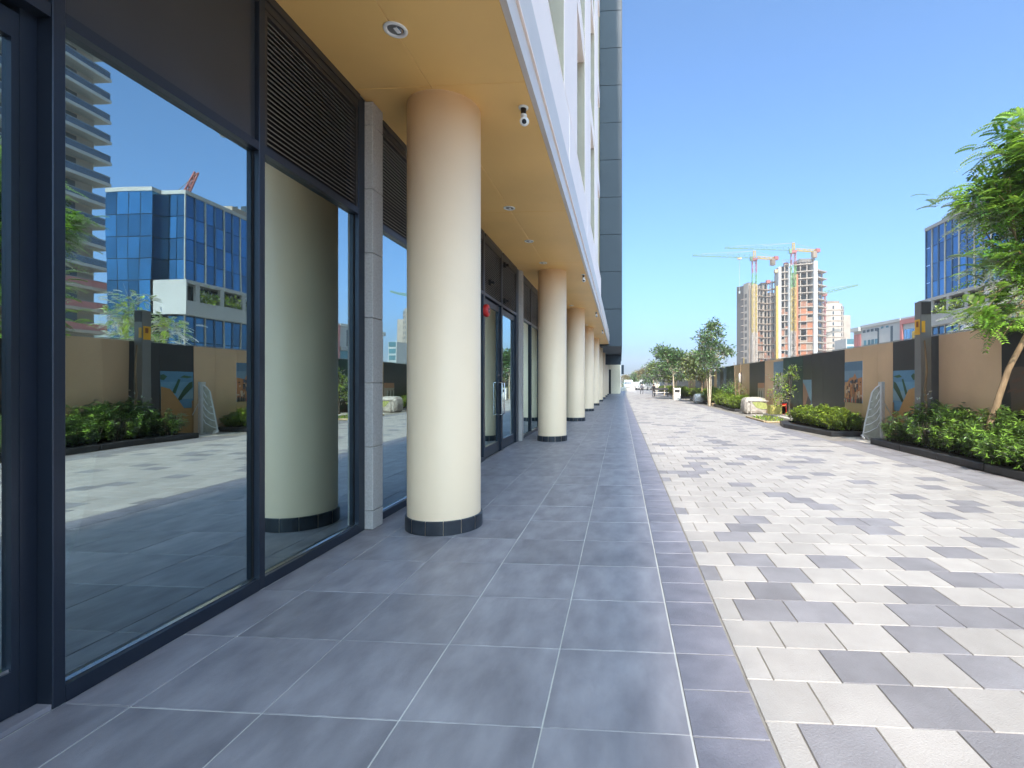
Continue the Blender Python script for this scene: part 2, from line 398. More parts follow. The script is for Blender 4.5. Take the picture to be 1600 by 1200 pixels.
# dark edging strip along the planters
strip = struct(MB().box(4.5, 5.7, -9, 90, -.05, -.008).build('edging_strip', M['joint']))
tiles = []
for n in range(-30, 330):
    y0 = .3*n
    if y0 > 88: break
    a, b = (4.925, 5.68) if y0 < 12.2 else (4.555, 5.06)
    m_ = (a+b)/2
    for q0, q1 in ((a, m_), (m_, b)): tiles.append(((q0+q1)/2, y0+.15, q1-q0-.005, .295, 0, rng.gauss(0, .0004)))
lay(tiles, strip, 'paver', [M['paver_dark']], 160)

# walkway tiles and border
tiles = []
for i in range(5):
    x1 = .28-.6*i; x0 = x1-.6 if i < 4 else -2.43
    if i == 4: x0, x1 = -2.43, -2.12
    for j in range(-18, 150):
        y0 = 2.009+.6*j
        if y0 > 91: break
        tiles.append(((x0+x1)/2, y0+.3, x1-x0-.0045, .5955, 0, rng.gauss(0, .0005)))
lay(tiles, walk, 'tile', [M['tile']])
bord = struct(MB().box(.282, .596, -9, 92, -.05, -.0038).build('walkway_border', M['joint']))
tiles = [(.4365, 2.002+.305*j+.1525, .300, .299, 0, rng.gauss(0, .0004)) for j in range(-36, 290) if 2.002+.305*j < 91]
lay(tiles, bord, 'tile', [M['border']])

# ------------------------------------------------------------------ arcade building
arc = thing('arcade_building', 'tall white clad office building with cream columns under a gold soffit', 'building')
SZ = 4.09
# soffit panels
ys = [-9+3.35*k for k in range(26)]
for k in range(len(ys)-1):
    for x0, x1 in ((-2.43, -1.72), (-1.72, -.85)):
        MB().cbox(x0+.002, x1-.002, ys[k]+.002, ys[k+1]-.002, SZ+rng.gauss(0, .0006), SZ+.05, .004).build('soffit_panel', M['soffit'], arc)
# columns
col_y = [-2.4, 4.79, 12.0, 18.2, 24.4, 30.6, 36.8, 43.0, 49.2, 55.4]
def col_parts(x, y, first):
    r = .35 if first else .345
    c = MB().lathe([(r, .0), (r, SZ-.012), (r-.004, SZ-.012), (r-.004, SZ)], (x, y, 0), 64).build('column', M['cream'], arc)
    n = 14
    for q in range(n):
        a0 = 2*math.pi*q/n+.1; a1 = a0+2*math.pi/n-.012
        MB().lathe([(r-.01, .002), (r+.018, .002), (r+.018, .125), (r+.012, .131), (r-.01, .131)], (x, y, 0), 5, 0, False, a0, a1).build('plinth_tile', M['plinth'], c)
for k, y in enumerate(col_y): col_parts(-1.73 if k < 2 else -1.655, y, k < 2)
# fascia trims and white band
MB().box(-.85, -.80, -9, 62, SZ, 4.325).build('fascia_trim', M['white_trim'], arc)
MB().box(-.848, -.78, -9, 62, 4.328, 4.352).build('drip_rail', M['white_clad'], arc)
MB().box(-.835, -.78, -9, 62, 4.355, 4.745).build('fascia_trim', M['white_trim'], arc)
yb = [-9+4.2*k+.05 for k in range(8)]
for k in range(7):
    MB().cbox(-.81, -.70-.3, yb[k]+.002, yb[k+1]-.002, 4.75, 5.67, .004).build('cladding_panel', M['white_clad'], arc)
MB().box(-1.02, -.838, 20.6, 62, 4.75, 5.1).build('parapet', M['white_trim'], arc)
MB().box(-14, -2.43, -9, 62, SZ+.06, 4.7).box(-2.43, -.86, -9, 62, SZ+.06, 4.7).build('floor_slab', M['white_trim'], arc)
# upper storeys: recessed cream wall, white piers, spandrels, windows
TOP = 60  # height chosen so the building's shadow covers walkway and slate block
MB().box(-16, -1.16, -75, 20.9, 4.72, TOP).build('upper_wall', M['cream_wall'], arc)
MB().box(-1.158, -.82, -75, -9.0, 4.72, TOP).build('rear_wall', M['white_clad'], arc)  # unseen run behind the camera, extended to shade the walkway
for k in range(7):
    y0 = 9.3-2.14+4.2*(k-4)
    MB().cbox(-1.155, -.812, y0, y0+2.14, 5.672, TOP, .006).build('pier', M['white_clad'], arc)
    MB().box(-1.15, -.818, y0-.012, y0-.002, 5.68, TOP).build('shade_panel', M['shaded_reveal'], arc)  # added panel, darkened so the pier's sunlit side looks shaded
floors = [5.67+3.6*k for k in range(11)]
for k in range(7):
    y0 = 9.3+4.2*(k-4); y1 = y0+2.055
    if y1 > 20.9: y1 = 20.6
    if y1-y0 < .5: continue
    for q, z in enumerate(floors[:-1]):
        if q: MB().box(-1.157, -.83, y0+.003, y1-.003, z-.55, z).build('spandrel', M['white_clad'], arc)
        f_ = MB().box(-1.158, -1.10, y0+.05, y0+.12, z+.3, z+2.9).box(-1.158, -1.10, y1-.12, y1-.05, z+.3, z+2.9).box(-1.158, -1.10, y0+.12, y1-.12, z+.3, z+.37).box(-1.158, -1.10, y0+.12, y1-.12, z+2.83, z+2.9).build('window', M['frame'], arc)
        MB().box(-1.157, -1.13, y0+.12, y1-.12, z+.37, z+2.83).build('pane', M['blue_glass_pale'], f_)
# recessed wing beyond, then the slate clad block
MB().box(-16, -1.5, 20.9, 62, 4.72, 40).build('recessed_wall', M['cream_wall'], arc)
for k in range(16):
    z = 3.93+2.62*k
    MB().cbox(-1.46, .045, 35, 35.3, z+.012, z+2.608, .01).build('cladding_panel', M['slate_clad'], arc)
    MB().cbox(-1.46, .02, 46, 46.3, z-.9+.012, z+1.708, .01).build('cladding_panel', M['slate_clad'], arc)
MB().box(.047, .10, 34.96, 60, 3.93, 45).build('corner_trim', M['slate_trim'], arc)
MB().box(-1.46, .043, 35.31, 60, 3.95, 44.9).build('block_core', M['slate_trim'], arc)
MB().box(-2.6, -.05, 62, 74, 0, 4.6).build('end_wall', M['cream_wall'], arc)
MB().box(-.06, .0, 63, 73, .1, 3.6).build('end_panel', M['white_clad'], arc)
MB().box(-1.9, -1.2, 61.9, 61.99, 0, 3.0).build('end_door', M['black'], arc)
# pilasters of granite blocks
pil_y = [-2.6, 4.58, 11.75, 17.95, 24.1, 30.3, 36.5, 42.7, 48.9, 55.1]
for y in pil_y:
    p = MB().box(-2.46, -2.372, y+.02, y+.18, 0, SZ-.005).build('pilaster', M['granite'], arc)
    zs = [0, .18, .79, 1.40, 2.02, 2.64, 3.25, 3.86, SZ-.006]
    for a, b in zip(zs, zs[1:]):
        MB().cbox(-2.45, -2.352, y, y+.2, a+.003, b-.003, .004).build('stone_block', M['granite'], p)
# shop interior
MB().box(-9, -2.62, -9, 60, -.06, -.005).build('shop_floor', M['int_floor'], arc)
MB().box(-9.1, -9, -9, 60, 0, SZ).build('shop_wall', M['int_wall'], arc)
MB().box(-9, -2.62, -9, 60, 3.3, 3.35).build('shop_ceiling', M['int_wall'], arc)
for y in (-8.9, 4.62, 11.8, 24.2, 36.6, 59.9): MB().box(-9, -2.66, y, y+.1, 0, 3.3).build('shop_wall', M['int_wall'], arc)

# ------------------------------------------------------------------ shopfronts
XF, XG = -2.43, -2.477
TZ0, TZ1 = 2.972, 3.03
def pane_mb(y0, y1, z0, z1, xg=XG):
    vs = [(x, y, z) for z in (z0, z1) for y in (y0, y1) for x in (xg-.012, xg)]
    return MB().add(vs, [(0, 2, 3, 1), (4, 5, 7, 6), (0, 1, 5, 4), (2, 6, 7, 3), (0, 4, 6, 2), (1, 3, 7, 5)], [1, 1, 1, 1, 1, 0])
def louver(sf, y0, y1, slats=True):
    l = MB().box(-2.56, -2.55, y0, y1, TZ1, 3.97).build('louver', M['black'], sf)
    MB().box(-2.50, XF-.008, y0, y0+.03, TZ1, 3.97).box(-2.50, XF-.008, y1-.03, y1, TZ1, 3.97).box(-2.50, XF-.008, y0+.03, y1-.03, 3.94, 3.97).build('louver_frame', M['frame_dull'], l)
    me = MB().obox((0, 0, 0), (.024, 0, -.018), (0, (y1-y0-.064)/2, 0), (.0021, 0, .0028)).mesh('slat', M['slat'])
    n = 26
    if slats:
        for k in range(n): link('slat', me, l, (-2.475, (y0+y1)/2, TZ1+.02+.0352*k))
    else:
        b = MB()
        for k in range(n): b.obox((-2.475, (y0+y1)/2, TZ1+.02+.0352*k), (.024, 0, -.018), (0, (y1-y0-.064)/2, 0), (.0021, 0, .0028))
        b.build('slat', M['slat'], l, kind='stuff')
def light(sf, y0, y1, top='louver', slats=True):
    """one fixed light between mullions"""
    MB().box(-2.56, XF, y0, y1, .0, .075).build('bottom_rail', M['frame'], sf)
    MB().obox((XF-.034, (y0+y1)/2, .081), (.010, 0, -.003), (0, (y1-y0)/2, 0), (.0005, 0, .004)).build('sill', M['steel'], sf)
    MB().box(-2.56, XF-.002, y0, y1, TZ0, TZ1).build('transom', M['frame'], sf)
    pane_mb(y0, y1, .075, TZ0).build('pane', [GLASS, GLASS_IN], sf)
    MB().box(-2.476, -2.470, y0, y0+.008, .08, TZ0-.002).box(-2.476, -2.470, y1-.010, y1, .08, TZ0-.002).build('gasket', M['black'], sf)
    if top == 'louver': louver(sf, y0, y1, slats)
    elif top == 'panel': MB().box(-2.53, -2.462, y0, y1, TZ1, 3.975).build('spandrel_panel', M['spandrel'], sf)
    MB().box(-2.56, XF-.003, y0, y1, 3.975, SZ-.003).box(XF-.003, XF+.012, y0, y1, 4.03, SZ-.003).build('head_rail', M['frame_dull'], sf)
def mullion(sf, y0, y1, x1=XF, z1=SZ-.002): MB().cbox(-2.58, x1, y0, y1, 0, z1, .003).build('mullion', M['frame'], sf)
def door_leaf(sf, y0, y1, x, hinge_side, handle=True, wide=.1):
    d = MB().box(x-.05, x, y0, y0+wide, .03, TZ0-.03).box(x-.05, x, y1-wide, y1, .03, TZ0-.03).box(x-.05, x, y0+wide, y1-wide, .03, .21).box(x-.05, x, y0+wide, y1-wide, TZ0-.14, TZ0-.03).build('door', M['frame'], sf)
    vs = [(xx, y, z) for z in (.21, TZ0-.14) for y in (y0+wide, y1-wide) for xx in (x-.034, x-.022)]
    MB().add(vs, [(0, 2, 3, 1), (4, 5, 7, 6), (0, 1, 5, 4), (2, 6, 7, 3), (0, 4, 6, 2), (1, 3, 7, 5)], [1, 1, 1, 1, 1, 0]).build('pane', [GLASS, GLASS_IN], d)
    MB().box(x-.022, x-.006, y0+wide, y1-wide, .21, .225).build('glazing_bead', M['steel'], d)
    if handle:
        yh = y1-wide*.5 if hinge_side == 0 else y0+wide*.5
        MB().tube([(x, yh, 1.40), (x+.05, yh, 1.40), (x+.062, yh, 1.385), (x+.062, yh, .765), (x+.05, yh, .75), (x, yh, .75)], .0135, 10).build('handle', M['steel'], d)
        MB().lathe([(0, .004), (.022, .004), (.026, 0)], (x, yh, 1.55), 16, axis='x').build('lock', M['steel'], d)

s1 = thing('shopfront', 'nearest dark framed shopfront beside the door with one blank panel and one louvre', 'shopfront')
mullion(s1, 1.965, 2.016)
def y_at(u, X): return X/math.tan(az(u))
MB().box(-2.58, -2.502, y_at(31.5, -2.5), 1.963, .025, SZ-.004).build('jamb', M['frame'], s1)
light(s1, 2.016, 3.19, 'panel'); mullion(s1, 3.19, 3.246); light(s1, 3.246, 4.47)
mullion(s1, 4.47, 4.577)
sd_ = thing('shop_entrance', 'dark glazed door set back on a stone threshold, cut by the picture edge', 'entrance')
MB().box(-2.62, XF-.004, -.2, 1.963, 0.0, .024).build('threshold', M['tile'], sd_)
door_leaf(sd_, .98, y_at(31, -2.505), -2.505, 1, False, y_at(31, -2.505)-y_at(17.5, -2.505)); door_leaf(sd_, .1, .976, -2.505, 0, True, .06)
MB().box(-2.58, XF-.006, -.2, 1.963, TZ0, TZ1).build('transom', M['frame'], sd_)
MB().box(-2.53, -2.475, -.2, 1.963, TZ1, 3.975).build('spandrel_panel', M['spandrel'], sd_)
MB().box(-2.58, XF-.003, -.2, 1.963, 3.977, SZ-.003).build('head_rail', M['frame_dull'], sd_)
mullion(sd_, -.26, -.202)
s0 = thing('shopfront', 'dark framed shopfront on the near side of the stone threshold, out past the picture edge', 'shopfront')
light(s0, -1.44, -.262, 'louver', False); mullion(s0, -1.5, -1.442); light(s0, -2.38, -1.502, 'louver', False)
s2 = thing('shopfront', 'dark framed shopfront behind the first cream column, with louvres over tall glass', 'shopfront')
mullion(s2, 4.782, 4.93); light(s2, 4.93, 6.13); mullion(s2, 6.13, 6.186); light(s2, 6.186, 7.42); mullion(s2, 7.42, 7.476); light(s2, 7.476, 8.70); mullion(s2, 8.70, 8.80)
e2 = thing('shop_entrance', 'double glass doors with steel pull handles beyond the first column', 'entrance')
for a, b in ((8.80, 10.04), (10.14, 11.5)):
    MB().box(-2.56, XF-.002, a, b, TZ0, TZ1).build('transom', M['frame'], e2); louver(e2, a, b)
    MB().box(-2.56, XF-.003, a, b, 3.975, SZ-.003).box(XF-.003, XF+.012, a, b, 4.03, SZ-.003).build('head_rail', M['frame_dull'], e2)
mullion(e2, 10.04, 10.14); mullion(e2, 11.5, 11.745)
door_leaf(e2, 8.81, 10.035, -2.47, 0); door_leaf(e2, 10.145, 11.49, -2.47, 1)
MB().box(-2.6, XF, 8.8, 11.5, 0, .02).build('threshold', M['steel'], e2)
for y, z in ((9.05, 3.25), (10.22, 3.1), (10.22, 3.85)):
    MB().box(-2.43, -2.385, y-.03, y+.03, z-.05, z+.05).box(-2.385, -2.33, y-.02, y+.05, z-.02, z+.02).build('floodlight_bracket', M['black'], e2)
def far_front(k, y0, y1):
    s = thing('shopfront', ['dark glazed shopfront with slim white framed doors between the second column and its stone pier',
                            'dark glazed shopfront seen past the third column', 'dark glazed shopfront seen past the fourth column',
                            'dark glazed shopfront seen past the fifth column', 'dark glazed shopfront seen past the sixth column',
                            'dark glazed shopfront seen past the seventh column', 'dark glazed shopfront seen past the eighth column', 'dark glazed shopfront at the far end of the arcade'][k], 'shopfront')
    n = 4; wd = (y1-y0)/n
    for q in range(n):
        light(s, y0+wd*q+.05, y0+wd*(q+1), 'louver', k == 0 and q < 2); mullion(s, y0+wd*q, y0+wd*q+.05)
    mullion(s, y1, y1+.004) if False else None
    return s
for k in range(8):
    a = pil_y[k+2]+.203; b = (pil_y+[61.2])[k+3]-.003
    far_front(k, a, b)

# ------------------------------------------------------------------ fittings on the building
def downlight(x, y, label, group):
    t = thing('downlight', label, 'ceiling light', (x, y, SZ), group)
    MB().lathe([(.088, .001), (.09, -.004), (.086, -.009), (.066, -.010), (.062, -.004), (.060, .0)], (0, 0, 0), 36).build('trim_ring', M['white_plastic'], t)
    MB().lathe([(.060, .0), (.055, -.003), (0, -.003)], (0, 0, 0), 32).build('well', M['post'], t)
    a = MB().lathe([(.0, -.006), (.034, -.007), (.046, -.006)], (.006, .006, 0), 24, 0, True, -1.2, 1.9).build('reflector', M['reflector'], t)
    MB().obox((.012, .0, -.0085), (.004, .030, 0), (.014, -.003, 0), (0, 0, .002)).build('gimbal', M['white_plastic'], t)
    return t
dl = [(-1.708, 3.674, 'round white downlight in the gold soffit nearest the camera, above the louvred window'), (-1.71, 7.56, 'round white downlight in the gold soffit, first one past the big column'),
      (-1.735, 9.36, 'round white downlight in the gold soffit, second one past the big column'), (-1.735, 11.08, 'round white downlight in the gold soffit just in front of the second column head'),
      (-1.72, 17.3, 'round white downlight in the gold soffit in front of the third column head'), (-1.62, 23.2, 'round white downlight in the gold soffit in front of the fourth column head')]
for x, y, lb in dl: downlight(x, y, lb, 'downlights in the gold soffit')
def cctv(x, y, label):
    t = thing('security_camera', label, 'security camera', (x, y, SZ), 'cameras along the soffit edge')
    MB().lathe([(.0, -.018), (.05, -.018), (.055, -.012), (.055, -.001)], (0, 0, 0), 28).build('mounting_plate', M['white_plastic'], t)
    MB().tube([(0, 0, -.018), (0, 0, -.09)], [.032, .028], 18).build('neck', M['lens'], t)
    MB().lathe([(.034, -.085), (.036, -.10), (.030, -.112), (0, -.114)], (.003, 0, 0), 20).build('collar', M['white_plastic'], t)
    t.scale = (.88, .88, .88)
    b = MB(); c = Vector((.012, -.012, -.165)); d = Vector((.10, -.80, -.45)).normalized()
    b.tube([c-d*.05, c-d*.042, c-d*.02, c+d*.02, c+d*.04, c+d*.046], [.02, .042, .05, .05, .046, .034], 22)
    b.build('housing', M['white_plastic'], t)
    MB().tube([c+d*.0462, c+d*.05], [.026, .022], 20).build('lens', M['lens'], t)
cctv(-.945, 4.80, 'white ball security camera hanging from the soffit edge beside the big column')
cctv(-.925, 12.35, 'small white security camera on the soffit edge beside the second column')
cctv(-.93, 19.0, 'small white security camera on the soffit edge beside the third column')
cctv(-.93, 25.5, 'small white security camera on the soffit edge beside the fourth column')
fa = thing('fire_alarm', 'round red fire alarm sounder on the frame beside the double glass doors', 'fire alarm', (XF+.002, 8.76, 2.69))
MB().lathe([(.105, 0), (.115, .015), (.115, .05), (.1, .075), (.085, .08), (.0, .08)], (0, 0, 0), 32, axis='x').build('body', M['red'], fa)
MB().lathe([(.034, .081), (.05, .083), (.05, .08)], (0, 0, 0), 20, axis='x').lathe([(0, .083), (.033, .083)], (0, 0, 0), 20, axis='x').build('grille', M['h_dark'], fa)
MB().lathe([(0, .0845), (.014, .084)], (0, 0, 0), 14, axis='x').build('badge', M['white_plastic'], fa)
e3 = thing('wall_sign', 'small slate grey sign projecting at the far corner of the building', 'sign', (.14, 60, 2.4))
MB().box(-.04, .25, 0, .12, 0, 1.1).build('sign_box', M['slate_clad'], e3)

# ------------------------------------------------------------------ hoarding with printed boards
XH, HZ = 6.7, 2.395
ho = thing('hoarding', 'long brown and charcoal site hoarding with printed pictures along the plaza', 'hoarding')
pan = [(-8, -5.5, 'b'), (-5.5, -3, 'd'), (-3, -.5, 'b'), (-.5, 2, 'b'), (2, 4.2, 'd'), (4.2, 6.2, 'b'), (6.2, 8.1, 'b'), (8.1, 9.29, 'd'), (9.29, 11.03, 'b'), (11.03, 11.33, 'd'), (11.33, 11.82, 'd'), (11.82, 12.81, 'd'),
       (12.81, 13.53, 'b'), (13.53, 14.34, 'b'), (14.34, 15.45, 'b'), (15.45, 17.06, 'd'), (17.06, 18.06, 'd'), (18.06, 18.86, 'd'), (18.86, 21.1, 't'), (21.1, 22.39, 'b'), (22.39, 23.75, 'b'), (23.75, 24.95, 'd'), (24.95, 26.53, 'd'),
       (26.53, 30.05, 'b'), (30.05, 32.2, 't'), (32.2, 33.2, 'u'), (33.2, 34.2, 'd'), (34.2, 35.4, 'u'), (35.4, 36.4, 'b'), (36.4, 37.8, 'u'), (37.8, 40.7, 'b'), (40.7, 43, 'd')]
y = 43
while y < 84: pan.append((y, y+2.4, rng.choice('bdbdu'))); y += 2.4
pm = dict(b='h_brown', d='h_dark', t='h_teal', u='h_blue')
for a, b, k in pan:
    z1 = HZ+rng.gauss(0, .004); x = XH+rng.gauss(0, .002)
    MB().cbox(x, x+.04, a+.003, b-.003, 0, z1, .003).build('board', M[pm[k]], ho)
for k in range(48):
    MB().box(XH+.045, XH+.12, -8+1.9*k, -7.9+1.9*k, 0, HZ-.1).build('rear_post', M['h_trim'], ho)
for k in range(30): MB().box(XH-.006, XH+.046, -8+3.06*k, -8+3.06*k+3.05, HZ+.014, HZ+.03).build('cap_rail', M['h_trim'], ho)
flat = {}
def flat_mat(c, rough=.45):
    k = tuple(round(x, 3) for x in c)
    if k not in flat: flat[k] = mat('print_%d' % len(flat), c, rough, var=.06, scale=6)
    return flat[k]
def mural(y0, y1, z0, z1, layers, lift=0):
    """flat print fixed to the boards: y runs left to right as seen from the plaza (y0 far edge, y1 near edge)"""
    b = MB(); mats = []
    for k, (c, pts) in enumerate(layers):
        fm = flat_mat(c)
        if fm not in mats: mats.append(fm)
        mi = mats.index(fm)
        if pts is None: b.box(XH-.009, XH-.0035, min(y0, y1), max(y0, y1), z0, z1, mi)
        else:
            x = XH-.0095-lift-.0003*k
            vs = [(x, y0+(y1-y0)*p[0], z0+(z1-z0)*p[1]) for p in pts]
            b.add(vs, [tuple(range(len(vs)))], mi)
    return b.build('printed_picture', mats, ho)
def rect(a, b, c, d): return [(a, c), (b, c), (b, d), (a, d)]
# orange old-town facade
L = [((.10, .19, .30), None), ((.17, .27, .38), rect(0, 1, .55, .78))]
L += [((.46, .20, .085), [(0, .1), (1, .05), (1, .62), (.72, .58), (.6, .72), (.5, .62), (.3, .6), (.2, .52), (0, .46)]), ((.55, .30, .15), rect(0, .22, .12, .5)), ((.28, .15, .09), rect(.45, .62, .1, .55))]
for i in range(46):
    a, c = rng.random()*.92, .08+rng.random()*.42; L.append((rng.choice([(.03, .025, .03), (.05, .04, .045), (.6, .45, .33), (.36, .12, .06), (.10, .12, .17)]), rect(a, min(1, a+.03+rng.random()*.06), c, c+.03+rng.random()*.09)))
L += [((.16, .13, .12), rect(0, 1, 0, .09))]
for i in range(16):
    a = rng.random()*.95; L.append((rng.choice([(.5, .08, .05), (.55, .5, .45), (.04, .04, .05)]), rect(a, a+.04, .0, .05+rng.random()*.09)))
mural(15.44, 14.345, .82, 2.005, L)
# blue sky, palm and sand dune
L = [((.10, .25, .40), None), ((.14, .31, .45), rect(0, 1, .3, .72)), ((.20, .34, .42), rect(0, .5, .25, .5))]
for i in range(6):
    a = .02+.07*i; L.append(((.03, .09, .045), [(0, .74-.03*i), (.14+.03*i, .70-.03*i), (.30+.05*i, .52-.07*i), (.42+.035*i, .22-.02*i), (.36+.03*i, .24), (.25+.03*i, .48-.05*i), (.12, .64-.03*i)]))
L += [((.025, .10, .05), [(.40, .78), (.47, .80), (.66, .44), (.56, .40)]), ((.03, .10, .05), [(.8, .86), (.9, .92), (1, .9), (1, .78), (.9, .76)]), ((.05, .14, .06), [(0, .86), (.3, .9), (.42, .84), (.2, .82)])]
mural(12.78, 11.83, .72, 1.69, L)
mural(12.78, 11.83, .02, 1.30, [((.42, .235, .085), rect(0, 1, 0, .54)), ((.42, .235, .085), [(0, .54), (1, .54), (1, 1), (.72, .95), (.45, .70), (.3, .54)]), ((.30, .17, .07), rect(0, .06, 0, .7)), ((.30, .22, .10), [(.1, .2), (.2, .34), (.32, .24), (.25, .12)])], .012)
# white building under blue sky
L = [((.16, .26, .36), None), ((.28, .36, .42), rect(0, 1, .5, .68)), ((.50, .46, .42), [(0, .08), (1, .08), (1, .58), (.7, .62), (.4, .60), (0, .52)])]
for i in range(34):
    a, c = rng.random()*.9, .14+rng.random()*.42; L.append((rng.choice([(.02, .02, .025), (.04, .035, .04), (.62, .58, .53), (.25, .15, .09)]), rect(a, a+.05+rng.random()*.08, c, c+.04+rng.random()*.09)))
L += [((.24, .25, .27), [(0, 0), (1, 0), (1, .12), (.5, .16), (0, .1)])]
mural(22.38, 21.11, .89, 2.29, L)
# blue with a brown sail
mural(18.85, 18.07, .55, 1.5, [((.16, .28, .38), None), ((.30, .17, .11), [(0, .0), (1, 0), (1, .12), (.3, .75), (0, .9)]), ((.06, .05, .05), [(.3, .0), (1, 0), (1, .2), (.62, .4)])])
# ribbed roof
L = [((.40, .33, .26), None)]
for i in range(5): L.append(((.05, .06, .05) if i % 2 else (.42, .42, .40), [(.05+.18*i, 0), (.2+.18*i, 0), (.12+.16*i, .75), (.02+.16*i, .7)]))
L.append(((.42, .20, .11), rect(0, 1, .82, 1)))
mural(24.9, 23.8, .02, 1.38, L)
# teal greenery print
L = [((.025, .06, .055), None)]
for i in range(30):
    a, c = rng.random()*.8, rng.random()*.8; s = .06+rng.random()*.14
    L.append((rng.choice([(.02, .06, .03), (.035, .09, .07), (.06, .12, .03), (.015, .04, .045)]), [(a, c), (a+s, c+s*.3), (a+s*.8, c+s), (a+s*.2, c+s*1.1)]))
mural(21.08, 18.9, .3, 2.37, L)
# black board with faint brown blotch and roots
L = [((.012, .012, .012), None)]
pts = [(.35+.22*math.cos(t)*(1+.22*math.sin(3*t+1)), .47+.24*math.sin(t)*(1+.2*math.cos(2*t))) for t in [2*math.pi*i/22 for i in range(22)]]
L.append(((.075, .052, .035), pts))
for i in range(12):
    a = rng.random()*.8; c = .25+rng.random()*.4; L.append(((.10, .05, .03), [(a, c), (a+.18, c+.03+rng.gauss(0, .06)), (a+.18, c+.05), (a+.02, c+.025)]))
mural(9.28, 8.11, .3, 2.37, L)

tag(MB().box(.60, 4.9, 11.24, 11.275, -.02, .0015).build('slot_drain', M['h_dark']), 'thin dark slot drain crossing the pale paving', 'drain')
wl = thing('wall_lamp', 'white capsule wall lamp on a brown board of the hoarding', 'wall light', (XH-.03, 28.3, 1.65))
MB().lathe([(0, -.28), (.08, -.26), (.11, -.2), (.11, .2), (.08, .26), (0, .28)], (0, 0, 0), 18).build('diffuser', M['white_plastic'], wl)
MB().box(-.02, .028, -.14, .14, -.3, .3).build('backplate', M['h_dark'], wl)

# lamp post
lp = thing('lamp_post', 'square grey lamp post with an amber panel in front of the hoarding', 'lamp post', (6.42, 11.1, 0))
MB().cbox(-.11, .11, -.11, .11, .02, 3.12, .006).build('pole', M['post'], lp)
MB().box(-.13, .13, -.13, .13, 0, .02).build('base_plate', M['post'], lp)
MB().box(-.095, .095, -.118, -.111, 2.84, 3.1).build('top_panel', M['h_dark'], lp)
MB().box(-.118, -.111, -.09, .09, 2.42, 2.74).box(-.09, -.02, -.118, -.111, 2.46, 2.7).build('lamp_panel', M['amber'], lp)
MB().box(-.1205, -.1185, -.05, .03, 2.58, 2.70).build('lamp_lens', M['orange'], lp)

# ------------------------------------------------------------------ planters
def planter(label, pts, h=.125, t=.24):
    """pts: outline of the kerb top's outer edge, counter clockwise"""
    p = thing('planter', label, 'planter', (0, 0, 0))
    n = len(pts); cen = Vector((sum(a for a, _ in pts)/n, sum(b for _, b in pts)/n))
    def inset(d):
        out = []
        for i in range(n):
            a, b, c = Vector(pts[i-1]), Vector(pts[i]), Vector(pts[(i+1) % n])
            e1 = (b-a).normalized(); e2 = (c-b).normalized(); n1 = Vector((-e1.y, e1.x)); n2 = Vector((-e2.y, e2.x))
            m_ = (n1+n2).normalized(); out.append(b+m_*(d/max(.3, m_.dot(n1))))
        return out
    inn = inset(t); ch = inset(.012)
    for i in range(n):
        j = (i+1) % n; a, b, c, d = Vector(pts[i]), Vector(pts[j]), inn[j], inn[i]; e, f = ch[i], ch[j]
        L_ = (b-a).length; k = max(1, round(L_/1.2)) if L_ > 1.5 else 1
        for q in range(k):
            t0, t1 = q/k+.001, (q+1)/k-.001
            A, B = a.lerp(b, t0), a.lerp(b, t1); D, C_ = d.lerp(c, t0), d.lerp(c, t1); E, F_ = e.lerp(f, t0), e.lerp(f, t1)
            vs = [(*A, 0), (*B, 0), (*B, h-.012), (*A, h-.012), (*E, h), (*F_, h), (*C_, h), (*D, h), (*D, 0), (*C_, 0)]
            MB().add(vs, [(0, 1, 2, 3), (3, 2, 5, 4), (4, 5, 6, 7), (7, 6, 9, 8), (0, 3, 4, 7, 8), (1, 9, 6, 5, 2)]).build('kerb', M['kerb'], p)
    MB().prism([tuple(v) for v in inset(t-.005)], .01, .085).build('soil', M['soil'], p)
    return p
planter('long dark kerbed planter nearest the camera, full of glossy green shrubs', [(5.70, -6), (6.66, -6), (6.66, 11.88), (5.72, 11.88)])
planter('dark kerbed planter beyond the metal frame, filled with bright yellow green hedge', [(5.46, 13.37), (6.6, 13.42), (6.6, 17.4), (5.35, 17.2), (5.05, 15.9)])
planter('dark kerbed planter just beyond the old concrete block', [(5.45, 24.3), (6.6, 24.3), (6.6, 30.2), (5.5, 30.2)])
planter('far dark kerbed planter past the pale tree stem', [(5.5, 31.2), (6.6, 31.2), (6.6, 41), (5.6, 41)])
planter('farthest dark kerbed planter under the line of trees', [(5.2, 44), (6.6, 44), (6.6, 74), (5.2, 74)])

# shrubs
def shrub_mesh(seed, r, h, nst, per, leaf, wid, material, up=.5):
    """stems carrying whorls of narrow leaves"""
    global nrg
    nrg = np.random.default_rng(seed)
    P, D, Rn = [], [], []
    for k in range(nst):
        a = nrg.random()*2*math.pi; rr = r*math.sqrt(nrg.random())*.55
        b = np.array([rr*math.cos(a), rr*math.sin(a), .05]); top = np.array([b[0]*1.75+nrg.normal()*.05, b[1]*1.75+nrg.normal()*.05, h*(.55+.45*nrg.random())*(1-.35*(rr/(r*.55))**2)])
        tone = nrg.random()
        for q in range(per):
            t = 1-(nrg.random()**1.6)*.85
            p = b+(top-b)*t; a2 = nrg.random()*2*math.pi
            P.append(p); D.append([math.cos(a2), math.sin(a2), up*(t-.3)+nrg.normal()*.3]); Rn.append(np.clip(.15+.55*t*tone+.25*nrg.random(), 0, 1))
    P, D, Rn = np.array(P), np.array(D), np.array(Rn); n = len(P)
    return leaf_mesh('shrub', P, D, np.tile([0, 0, 1.], (n, 1))+nrg.normal(size=(n, 3))*.3, leaf*(.6+.7*nrg.random(n)), wid*(.7+.5*nrg.random(n)), Rn, material, .2, .12)
